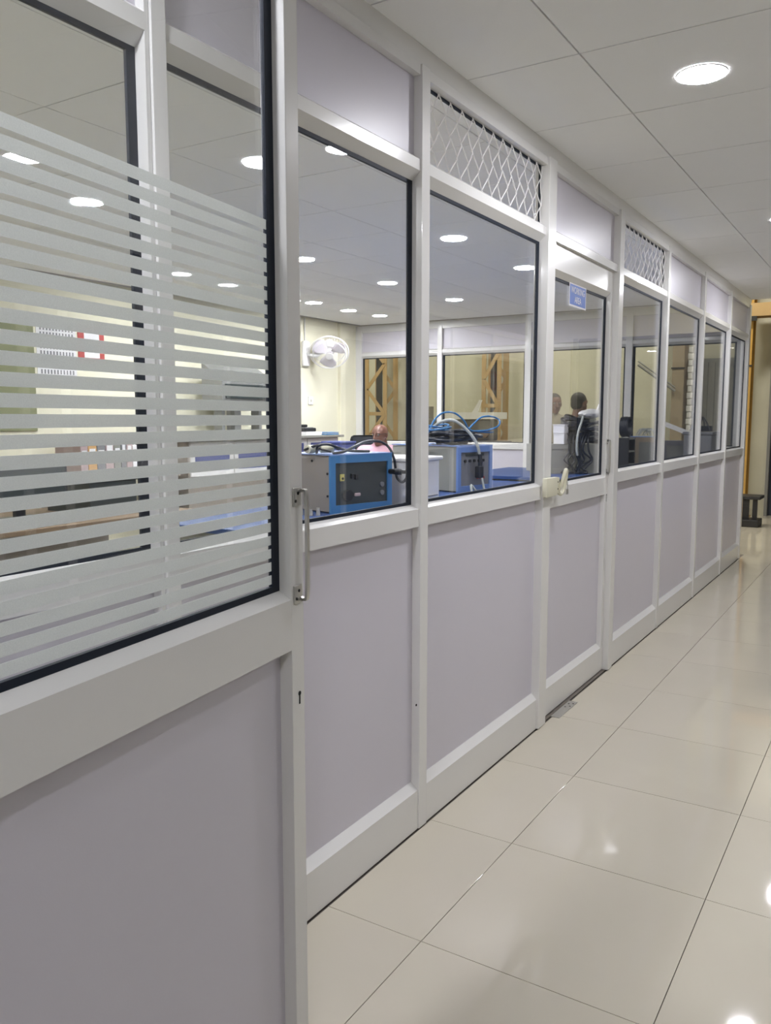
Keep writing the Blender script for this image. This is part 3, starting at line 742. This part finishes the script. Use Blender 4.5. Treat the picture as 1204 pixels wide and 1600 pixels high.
# glands / connector and cable
cb = thing('power_cable', 'thick black cable looping over the cabinet with the blue front', 'cable', (-1.5, 4.0, 1.146))
B().tube([(-1.60, 3.88, 1.150), (-1.56, 3.84, 1.190), (-1.548, 3.92, 1.198), (-1.528, 4.0, 1.174), (-1.52, 4.1, 1.156), (-1.505, 4.2, 1.150), (-1.475, 4.25, 1.148)], .0085, n=8).build('cable_run', 'cable', cb, smooth=True)
B().tube([(-1.50, 3.90, 1.147), (-1.465, 3.96, 1.156), (-1.462, 4.05, 1.178), (-1.494, 4.2, 1.2), (-1.494, 4.3, 1.209), (-1.469, 4.38, 1.2), (-1.438, 4.42, 1.163), (-1.417, 4.44, 1.099), (-1.409, 4.45, 1.022), (-1.401, 4.455, .974), (-1.369, 4.46, .95), (-1.343, 4.465, .971), (-1.334, 4.465, 1.011)], .0085, n=8).build('hanging_loop', 'cable', cb, smooth=True)
pc = thing('cable_connector', 'black two pin connector plugged at the right end of the blue fronted cabinet', 'connector', (-1.28, 4.42, 1.0))
B(T1).cyl((.47, .01, .225), (.47, .05, .225), .016).cyl((.47, .05, .225), (.50, .08, .225), .020).cyl((.50, .08, .225), (.56, .12, .225), .013).build('plug_body', 'black', pc, smooth=True)
me_ = thing('cable_clamps', 'pair of pale metal cable clamps lying on top of the blue fronted cabinet', 'clamp', (-1.70, 3.86, 1.146))
TM = Matrix.Translation((-1.61, 3.93, 1.143))
B(TM).cyl((-.05, -.06, .025), (-.05, .0, .025), .024).build('clamp_body', 'ivory', me_, smooth=True)
B(TM).cyl((.0, .0, .025), (.05, .06, .025), .022).build('clamp_body', 'ivory', me_, smooth=True)
B(TM).tube([(-.06, -.08, .02), (-.02, -.02, .045), (.03, .04, .05), (.07, .09, .02)], .008, n=6).tube([(-.08, .0, .01), (-.02, .03, .03), (.02, -.04, .03), (.06, .02, .01)], .006, n=6).build('strap', 'black', me_, smooth=True)
gg = thing('metal_fittings', 'few shiny metal fittings lying on the blue benchtop at the foot of the cabinet', 'fittings', (-1.42, 3.72, .8))
for k in range(4): B().cyl((-1.61 + k * .035, 3.74 + .02 * (k % 2), .80), (-1.61 + k * .035, 3.74 + .02 * (k % 2), .835 + .01 * (k % 2)), .013, .009, n=12).build('fitting', 'steel', gg, smooth=True)

wbx = thing('white_cabinet', 'white metal box with rolled rim between the two blue framed units', 'cabinet', (-1.6, 4.65, .8))
B().box(-1.95, -1.33, 4.50, 4.88, .80, 1.075, bev=.006).build('box_body', 'white', wbx)
B().box(-1.97, -1.31, 4.485, 4.90, 1.075, 1.10, bev=.008).build('lid', 'white', wbx)
B().box(-1.33, -1.315, 4.60, 4.66, .90, .95, bev=.003).build('latch', 'steel', wbx); B().box(-1.33, -1.322, 4.53, 4.85, .84, .845).build('seam', 'greycard', wbx)
small('yellow_carton', 'flat yellow brown carton lying between white box and blue fronted cabinet', 'carton', (-1.22, 4.46, .8), [('carton_body', 'orange', (-.05, .05, -.05, .06, 0, .03, .002)), ('flap', 'wood', (-.052, .052, -.05, 0, .03, .034))])

u2_, T2u = unit('blue_frame_unit', 'grey unit with soft blue front frame under the heap of blue cables', (-1.49, 5.46), math.radians(12), .42, .66, .34, .80, 'case2', 'blue2', 'greycard', 'blue2')
for k in range(5): B(T2u).cyl((.09 + .055 * k, -.004, .23), (.09 + .055 * k, .008, .23), .011).build('terminal', 'black', u2_)
for k in range(3): B(T2u).cyl((.24 + .035 * k, -.004, .10), (.24 + .035 * k, .008, .10), .010).build('indicator', 'red', u2_)
B(T2u).box(.10, .32, -.004, 0, .265, .285).build('dark_strip', 'dark', u2_)
# cable heap on unit 2
ch = thing('cable_heap', 'heap of tangled black cables under the blue coils on the second unit', 'cables', (-1.6, 5.6, 1.146))
bb = B(T2u @ Matrix.Translation((0, 0, .35)))
for k in range(16):
    r = random.uniform(.10, .2); cu, cv = random.uniform(.13, .30), random.uniform(-.42, -.2); z = .012 + k * .0058; ph = random.random() * 6
    bb.tube([(cu + r * math.cos(a + ph) * 1.15, cv + r * math.sin(a + ph), z + .008 * math.sin(3 * a + ph)) for a in [2 * math.pi * i / 10 for i in range(10)]], .010, n=6, closed=True, k=3)
bb.build('black_coils', 'cable', ch, smooth=True)
cbk = thing('blue_cable_coil', 'bright blue cable looped loosely on top of the black cable heap', 'cable', (-1.5, 5.7, 1.22))
bb = B(T2u @ Matrix.Translation((0, 0, .44)))
bb.tube([(-.15, -.3, .03), (.0, -.33, .03), (.12, -.25, .02), (.28, -.10, .01), (.42, -.05, .015), (.56, -.05, .045), (.62, -.08, .09), (.58, -.12, .12), (.48, -.15, .115), (.36, -.14, .06), (.26, -.12, .01)], 0.0068, n=8)
bb.tube([(-.1, -.2, .0), (.0, -.22, .10), (.08, -.2, .15), (.16, -.16, .145), (.22, -.12, .09), (.27, -.1, .02), (.4, -.06, .0), (.5, -.05, .0)], 0.0068, n=8)
bb.tube([(.02 + .17 * math.cos(a), -.25 + .10 * math.sin(a), .03 + .01 * math.sin(2 * a)) for a in [2 * math.pi * i / 10 for i in range(10)]], 0.0068, n=8, closed=True)
bb.tube([(.05 + .15 * math.cos(a), -.28 + .09 * math.sin(a), .05 + .012 * math.cos(2 * a)) for a in [2 * math.pi * i / 10 for i in range(10)]], 0.0068, n=8, closed=True)
bb.build('blue_loops', 'cableb', cbk, smooth=True)
gch = thing('grey_hose', 'grey cable arching over the blue framed unit and hanging down its front', 'cable', (-1.35, 5.6, .9))
B(T2u).tube([(.0, -.25, .47), (.02, -.18, .52), (.08, -.10, .53), (.16, -.03, .45), (.20, .02, .36), (.22, .035, .27)], .012, n=8).build('grey_run', 'cableg', gch, smooth=True)
B(T2u).tube([(.22, .035, .28), (.225, .04, .22), (.22, .035, .16)], .016, n=8).box(.19, .245, .01, .06, .10, .19, bev=.01).build('plug', 'cable', gch, smooth=True)
B(T2u).tube([(.02, .12, .012), (.04, .10, .06), (.08, .12, .015), (.16, .14, .012), (.2, .10, .012), (.22, .06, .10)], .009, n=6).build('loose_end', 'cableg', gch, smooth=True)

# items seen through the closed door
u3_, T3 = unit('grey_unit', 'light grey cabinet buried under black cable coils behind the closed door', (-1.53, 7.2), math.radians(50), .64, .42, .27, .84, 'case2', 'case2', 'case2')
ck = thing('black_cable_coils', 'big pile of dark coiled cables draped over the grey cabinet behind the closed door', 'cables', (-1.2, 7.3, 1.1))
bb = B(T3 @ Matrix.Translation((0, 0, .27)))
def messy_ring(cu, cv, cz, r, tilt, tw, nn=12):
    Rm = Euler((tilt, tw, 0)).to_matrix(); ph = random.random() * 6
    pts = []
    for i in range(nn):
        a = 2 * math.pi * i / nn
        q = Rm @ Vector((r * math.cos(a), r * .8 * math.sin(a), .008 * math.sin(2 * a + ph)))
        pts.append((cu + q.x, cv + q.y, max(.012, cz + q.z)))
    bb.tube(pts, .0095, n=6, closed=True, k=3)
for k in range(15):
    t_k = k / 14
    messy_ring(.37 + random.uniform(-.02, .02), -.13, .03 + t_k * .21, .09 + .055 * math.sin(math.pi * (.15 + .8 * t_k)), random.uniform(-.25, .35), random.uniform(-.3, .3))
for k in range(10):
    messy_ring(.53 + random.uniform(-.015, .015), -.11, .02 + k * .018, .075 + random.uniform(0, .025), random.uniform(-.2, .5), random.uniform(-.3, .3), 10)
for k in range(9):
    u = .26 + k * .022 + random.uniform(-.01, .01)
    bb.tube([(u + .05, -.05, .10), (u, .03, .05), (u + random.uniform(-.03, .02), .04, -.06), (u + random.uniform(-.05, .05), .045, -.14), (u + random.uniform(-.06, .04), .05, -.20), (u + random.uniform(-.08, .05), .06, -.255), (u + random.uniform(-.08, .08), .10, -.255)], .0095, n=6, k=4)
bb.build('coil_pile', 'cable', ck, smooth=True)
gc2 = thing('pale_hose', 'single pale grey hose hanging down over the dark coiled cables', 'hose', (-1.1, 7.3, .9))
B(T3 @ Matrix.Translation((0, 0, .27))).tube([(.42, -.05, .25), (.36, .07, .20), (.32, .095, .10), (.31, .10, -.03), (.32, .10, -.1)], .011, n=8).build('hose_run', 'cableg', gc2, smooth=True)
small('white_carton', 'lower small white carton on the grey cabinet left of the black coils', 'carton', (-1.40, 7.37, 1.112), [('carton_body', 'paper', (-.05, .05, -.05, .05, 0, .085, .002)), ('lid', 'white', (-.052, .052, -.052, .052, .085, .095))])
small('white_carton', 'upper white carton flaring outwards on top of the lower small white carton', 'carton', (-1.40, 7.37, 1.208), [('carton_body', 'paper', (-.055, .055, -.055, .055, 0, .075, .006)), ('lid', 'paper', (-.06, .06, -.06, .06, .075, .083))])
cl = thing('white_cloth', 'crumpled white plastic bag on top of the black coiled cables', 'bag', (-1.05, 7.45, 1.3))
bb = B(T3 @ Matrix.Translation((.52, -.12, .55)))
q = bmesh.ops.create_icosphere(bb.bm, subdivisions=3, radius=.085)
for v in q['verts']:
    n_ = math.sin(v.co.x * 55 + 1) * math.cos(v.co.y * 47) * .018 + random.uniform(-.006, .006)
    v.co = Vector((v.co.x * 1.35, v.co.y, v.co.z * .5)) * (1 + n_ * 6)
bb.build('bag_body', 'white', cl); 
bb = B(T3 @ Matrix.Translation((.52, -.12, .55))); bb.cyl((.06, 0, .02), (.10, 0, .07), .012, .03, n=9); bb.build('bag_knot', 'white', cl)

# far corner bench items
bx2, TX = unit('beige_unit', 'beige sided cabinet with blue grey top at the left of the far corner bench', (-.85, 7.86), math.radians(60), .24, .26, .37, .80, 'dull', 'dull', 'case2', 'blue2')
bx3, TX3 = unit('slate_unit', 'plain grey cabinet under the tilted white tray in the far corner', (-.62, 7.95), math.radians(62), .24, .30, .34, .80, 'case2', 'greycard', 'case2')
tw = thing('tilted_tray', 'white open tray lying tilted on the grey cabinet in the far corner', 'tray', (-.5, 8.0, 1.2))
RT = Matrix.Translation((-.52, 8.02, 1.235)) @ Euler((0, math.radians(22), math.radians(10))).to_matrix().to_4x4()
B(RT).box(-.15, .15, -.12, .12, 0, .008).box(-.15, .15, -.12, -.112, .008, .035).box(-.15, .15, .112, .12, .008, .035).box(-.15, -.142, -.112, .112, .008, .035).box(.142, .15, -.112, .112, .008, .035).build('tray_body', 'white', tw)
B(RT).box(-.10, .10, -.08, .08, .008, .016).build('liner', 'paper', tw)
dk = thing('black_shelf_box', 'black shelved box beside the beige cabinet with coils on top', 'box', (-.87, 7.61, .8))
B().box(-.93, -.81, 7.5, 7.52, .80, 1.17).box(-.93, -.81, 7.70, 7.72, .80, 1.17).box(-.93, -.915, 7.52, 7.70, .80, 1.17).build('side_panel', 'black', dk)
for z in (.80, .92, 1.04, 1.155): B().box(-.915, -.81, 7.52, 7.70, z, z + .015).build('shelf', 'case2', dk)
ck2 = thing('cable_ring', 'small black cable ring standing on the black shelved box', 'cable', (-.87, 7.61, 1.172))
bb = B()
for k in range(6):
    bb.tube([(-.90 + .012 * k, 7.61 + .085 * math.cos(a), 1.27 + .085 * math.sin(a) + random.uniform(-.004, .004)) for a in [2 * math.pi * i / 12 for i in range(12)]], .009, n=6, closed=True, k=3)
bb.build('ring_coils', 'cable', ck2, smooth=True)
wire = thing('wire_tangle', 'tangle of thin grey wires and fittings on top of the beige cabinet', 'wires', (-.85, 8.0, 1.18))
bb = B()
for k in range(9):
    x = -.86 + random.random() * .1; y = 7.88 + random.random() * .12
    bb.tube([(x, y, 1.185), (x + .03, y, 1.22 + random.random() * .03), (x + .08, y + .02, 1.235), (x + .11, y, 1.185)], .005, n=5, k=3)
bb.build('wire_loops', 'cableg', wire, smooth=True)
sl = thing('slate_case', 'blue grey case with cable tangle on top seen through the second last window', 'case', (-.28, 8.0, .8))
B().box(-.40, -.16, 7.80, 8.20, .80, 1.20, bev=.01).build('case_body', 'greycard', sl); B().box(-.41, -.15, 7.79, 8.21, 1.2, 1.225, bev=.006).build('lid', 'greycard', sl)
sw = thing('tripod_wires', 'stiff dark wires standing up like a tent on the blue grey case', 'wires', (-.28, 8.0, 1.225))
bb = B()
for dx, dy in ((-.09, -.1), (.08, -.08), (.0, .1), (-.04, .05), (.05, .05)): bb.tube([(-.28, 8.0, 1.36), (-.28 + dx * .6, 8 + dy * .6, 1.30), (-.28 + dx, 8.0 + dy, 1.232)], .006, n=5, k=3)
for k in range(4): bb.tube([(-.28 + .08 * math.cos(a), 8.0 + .09 * math.sin(a), 1.236 + k * .012) for a in [2 * math.pi * i / 8 for i in range(8)]], .006, n=5, closed=True, k=3)
bb.build('wire_bundle', 'cable', sw, smooth=True)

# ------------------------------------------------------------ chair and people
def chair(loc, ang, label):
    T = Matrix.Translation(loc) @ Euler((0, 0, ang)).to_matrix().to_4x4()
    t_ = thing('office_chair', label, 'chair', loc, None)
    B(T).box(-.23, .23, -.23, .23, .37, .437, bev=.03).build('seat', 'cushion', t_, smooth=True)
    bb = B(T); bb.box(-.20, .20, .25, .30, .60, 1.16, bev=.045); bb.build('backrest', 'cushion', t_, smooth=True)
    B(T).tube([(0, .15, .38), (0, .27, .41), (0, .315, .62), (0, .31, .75)], .018, n=8).build('back_stem', 'black', t_, smooth=True)
    B(T).cyl((0, 0, .08), (0, 0, .37), .028).build('gas_lift', 'black', t_, smooth=True)
    for k in range(5):
        a = 2 * math.pi * k / 5 + .3
        B(T).tube([(0, 0, .11), (.15 * math.cos(a), .15 * math.sin(a), .095), (.28 * math.cos(a), .28 * math.sin(a), .07)], .016, n=6).build('leg', 'black', t_, smooth=True)
        B(T).cyl((.28 * math.cos(a) - .01, .28 * math.sin(a), .028), (.28 * math.cos(a) + .012, .28 * math.sin(a), .028), .028, n=14).build('caster', 'black', t_, smooth=True)
    for s in (-1, 1):
        B(T).tube([(s * .24, .0, .46), (s * .27, 0, .5), (s * .27, 0, .66), (s * .27, -.08, .68), (s * .27, .12, .68)], .013, n=6).build('armrest', 'black', t_, smooth=True)

def capsule(bm, a, b, r0, r1, n=16):
    a, b = Vector(a), Vector(b); d = b - a
    if d.length > 1e-5:
        r = bmesh.ops.create_cone(bm, cap_ends=True, segments=n, radius1=r0, radius2=r1, depth=d.length)
        Q = Matrix.Translation((a + b) / 2) @ d.to_track_quat('Z', 'Y').to_matrix().to_4x4()
        for v in r['verts']: v.co = Q @ v.co
    for p, r_ in ((a, r0), (b, r1)):
        q = bmesh.ops.create_uvsphere(bm, u_segments=n, v_segments=10, radius=r_)
        for v in q['verts']: v.co += p
def blob(bm, c, sc, R=None, n=20):
    q = bmesh.ops.create_uvsphere(bm, u_segments=n, v_segments=14, radius=1)
    for v in q['verts']:
        v.co = Vector((v.co.x * sc[0], v.co.y * sc[1], v.co.z * sc[2]))
        if R is not None: v.co = R @ v.co
        v.co += Vector(c)
def remeshed(name, bm, T, m, parent, vox=.010, sm=6):
    for v in bm.verts: v.co = T @ v.co - WL[parent.name]
    me = bpy.data.meshes.new(name); bm.to_mesh(me); bm.free(); tmp = bpy.data.objects.new('tmp', me); COL.objects.link(tmp)
    r = tmp.modifiers.new('r', 'REMESH'); r.mode = 'VOXEL'; r.voxel_size = vox; r.use_smooth_shade = True
    s_ = tmp.modifiers.new('s', 'SMOOTH'); s_.factor = .5; s_.iterations = sm
    dg = bpy.context.evaluated_depsgraph_get(); m2 = bpy.data.meshes.new_from_object(tmp.evaluated_get(dg)); bpy.data.objects.remove(tmp)
    m2.name = name; m2.materials.clear(); m2.materials.append(M[m])
    for p in m2.polygons: p.use_smooth = True
    o = bpy.data.objects.new(name, m2); COL.objects.link(o); o.parent = parent; WL[o.name] = WL[parent.name].copy(); return o
def head_geo(bm, c, R, k=1.0):
    """head facing local -Y, centre c, height about .23"""
    def P(x, y, z): return Vector(c) + R @ (Vector((x, y, z)) * k)
    blob(bm, P(0, .012, .024), (.078 * k, .094 * k, .079 * k), R)
    blob(bm, P(0, -.022, -.035), (.058 * k, .062 * k, .072 * k), R)
    blob(bm, P(0, -.052, -.088), (.028 * k, .025 * k, .022 * k), R)
    capsule(bm, P(0, -.088, .012), P(0, -.104, -.026), .008 * k, .013 * k, 10)
    for s in (-1, 1):
        blob(bm, P(s * .078, .01, -.005), (.008 * k, .018 * k, .030 * k), R, 10)
        blob(bm, P(s * .032, -.074, .026), (.022 * k, .010 * k, .007 * k), R, 10)
        capsule(bm, P(s * .013, -.098, -.028), P(s * .017, -.094, -.028), .007 * k, .006 * k, 8)
    capsule(bm, P(-.02, -.080, -.056), P(.02, -.080, -.056), .007 * k, .007 * k, 8)
    capsule(bm, P(-.017, -.078, -.067), P(.017, -.078, -.067), .007 * k, .007 * k, 8)
    capsule(bm, P(0, .03, -.05), P(0, .055, -.16), .052 * k, .056 * k)
    return P
def hand_geo(bm, wrist, d, side):
    d = Vector(d).normalized(); s = Vector(side).normalized(); w_ = Vector(wrist)
    palm = w_ + d * .05; capsule(bm, w_, palm + d * .03, .022, .026, 10); 
    for k, L in enumerate((.062, .074, .070, .055)):
        b0 = palm + d * .03 + s * (.027 - .018 * k)
        m0 = b0 + d * L * .55; e0 = m0 + (d * .8 + d.cross(s) * .5).normalized() * L * .45
        capsule(bm, b0, m0, .009, .0085, 8); capsule(bm, m0, e0, .0085, .007, 8)
    t0 = w_ + d * .02 + s * .022; t1 = t0 + (d * .5 + s * .8).normalized() * .038; capsule(bm, t0, t1, .011, .010, 8); capsule(bm, t1, t1 + (d * .9 + s * .2).normalized() * .03, .010, .008, 8)

def person(loc, ang, label, seated, shirt, trousers, hair, hR=None, glasses=False, hscale=1.08):
    T = Matrix.Translation(loc) @ Euler((0, 0, ang)).to_matrix().to_4x4()
    t_ = thing('person', label, 'person', loc)
    R = hR if hR is not None else Matrix.Identity(3)
    if seated:
        hip = .53; sh = .99; hc = (0, -.035, 1.168); ft = -.0
        hips = [(-.09, 0, hip), (.09, 0, hip)]; knees = [(-.12, -.42, .50), (.12, -.42, .50)]; ank = [(-.12, -.45, .09), (.12, -.45, .09)]
        shl = [(-.18, 0, sh), (.18, 0, sh)]; elb = [(-.23, -.10, .71), (.23, -.10, .71)]; wr_ = [(-.16, -.34, .72), (.16, -.34, .72)]
    else:
        hip = .86; sh = 1.32; hc = (0, -.02, 1.515)
        hips = [(-.09, 0, hip), (.09, 0, hip)]; knees = [(-.10, -.01, .46), (.10, -.01, .46)]; ank = [(-.10, .02, .08), (.10, .02, .08)]
        shl = [(-.18, 0, sh), (.18, 0, sh)]; elb = [(-.235, .02, 1.04), (.235, .02, 1.04)]; wr_ = [(-.24, -.06, .80), (.24, -.06, .80)]
    bm = bmesh.new(); P = head_geo(bm, hc, R, hscale)
    capsule(bm, (0, .02, sh + .01), (0, .01, sh + .12), .06, .052)
    blob(bm, (0, .0, (sh + hip) / 2 + .11), (.155, .095, .20)); blob(bm, (0, .0, hip + .05), (.15, .10, .14))
    capsule(bm, shl[0], shl[1], .058, .058)
    for i in (0, 1):
        capsule(bm, shl[i], elb[i], .052, .038); capsule(bm, elb[i], wr_[i], .037, .024)
        dv = Vector(wr_[i]) - Vector(elb[i]); hand_geo(bm, wr_[i], dv, (1 if i == 0 else -1, 0, 0))
        capsule(bm, hips[i], knees[i], .082, .055); capsule(bm, knees[i], ank[i], .052, .034)
        a = Vector(ank[i]); capsule(bm, a - Vector((0, -.03, .045)), a + Vector((0, -.15, -.05)), .038, .030)
    remeshed('body', bm, T, 'skin', t_, .008, 4)
    # shirt
    bm = bmesh.new(); capsule(bm, (shl[0][0] * .95, 0, sh), (shl[1][0] * .95, 0, sh), .070, .070)
    blob(bm, (0, .0, (sh + hip) / 2 + .11), (.175, .115, .22)); blob(bm, (0, .0, hip + .07), (.172, .118, .13)); capsule(bm, (0, .015, sh + .03), (0, .012, sh + .075), .075, .062)
    for i in (0, 1): capsule(bm, shl[i], Vector(shl[i]).lerp(Vector(elb[i]), 1.0), .066, .052); capsule(bm, elb[i], Vector(elb[i]).lerp(Vector(wr_[i]), .75), .050, .036)
    remeshed('shirt', bm, T, shirt, t_, .010, 5)
    bm = bmesh.new(); blob(bm, (0, 0, hip), (.162, .112, .10))
    for i in (0, 1): capsule(bm, hips[i], knees[i], .094, .066); capsule(bm, knees[i], Vector(ank[i]) + Vector((0, 0, .03)), .064, .048)
    remeshed('trousers', bm, T, trousers, t_, .012, 4)
    for i in (0, 1):
        a = Vector(ank[i]); bm = bmesh.new(); capsule(bm, (a.x, a.y + .03, .042), (a.x, a.y - .16, .038), .041, .037)
        remeshed('shoe', bm, T, 'black', t_, .010, 2)
    for s in (-1, 1):
        B(T).ball(P(s * .031, -.0705, .010), .0115 * hscale, n=12).build('eye', 'eyewhite', t_, smooth=True)
        B(T).ball(P(s * .031, -.0785, .010), .0045 * hscale, n=10).build('iris', 'hole', t_, smooth=True)
    if hair == 'full':
        bm = bmesh.new(); blob(bm, P(0, .028, .045), (.088, .098, .088), R); blob(bm, P(0, .06, -.005), (.076, .062, .07), R)
        remeshed('hair', bm, T, 'hair', t_, .008, 4)
    if glasses:
        g_ = B(T)
        for s in (-1, 1):
            g_.tube([P(s * .033 + .024 * math.cos(a), -.100, .012 + .018 * math.sin(a)) for a in [2 * math.pi * i / 16 for i in range(16)]], .0022, n=5, closed=True, raw=True)
            g_.tube([P(s * .057, -.098, .016), P(s * .080, -.05, .018), P(s * .084, .015, .010)], .0022, n=5)
        g_.tube([P(-.009, -.100, .014), P(0, -.104, .017), P(.009, -.100, .014)], .0022, n=5)
        g_.build('glasses', 'black', t_, smooth=True)
    return t_
# seated man
hr = Euler((math.radians(6), 0, math.radians(-42))).to_matrix()
mx, my = -3.54, 7.62
person((mx, my, 0), math.radians(42), 'bald person in pale pink shirt and glasses, seated in the room', True, 'pink', 'denim', None, hr, True)
chair((mx - .04, my + .06, 0), math.radians(155 + 180 - 0), 'black office chair under the seated person in pink') if False else None
chair((mx - .02, my + .02, 0), math.radians(60), 'black high backed office chair holding the seated person in pink')
person((-1.98, 9.55, 0), math.radians(160), 'person with short dark hair in grey top modelled in the hall, right of two', False, 'greycloth', 'denim', 'full')  # faint silhouette behind the door glass, modelled as a solid person
person((-2.36, 9.75, 0), math.radians(40), 'person in beige top modelled in the hall, left of two', False, 'beigecloth', 'denim', 'full')  # second faint silhouette, modelled solid as well
small('dark_keyboard_pile', 'dark grey keyboard and papers on the ledge right of the seated person', 'keyboard', (-2.98, 8.0, 1.0205), [('key_base', 'black', (-.2, .2, -.08, .08, 0, .03, .005)), ('keys', 'greycard', (-.18, .18, -.06, .06, .03, .036))])
small('filing_cabinet', 'white filing cabinet right of the seated person below the far window', 'cabinet', (-2.98, 8.0, 0), [('cabinet_body', 'white', (-.24, .24, -.2, .2, 0, 1.0, .004)), ('cabinet_top', 'white', (-.25, .25, -.21, .21, 1.0, 1.02, .003)), ('drawer_front', 'white', (-.22, .22, -.215, -.2, .55, .95, .003)), ('drawer_front', 'white', (-.22, .22, -.215, -.2, .1, .5, .003))])
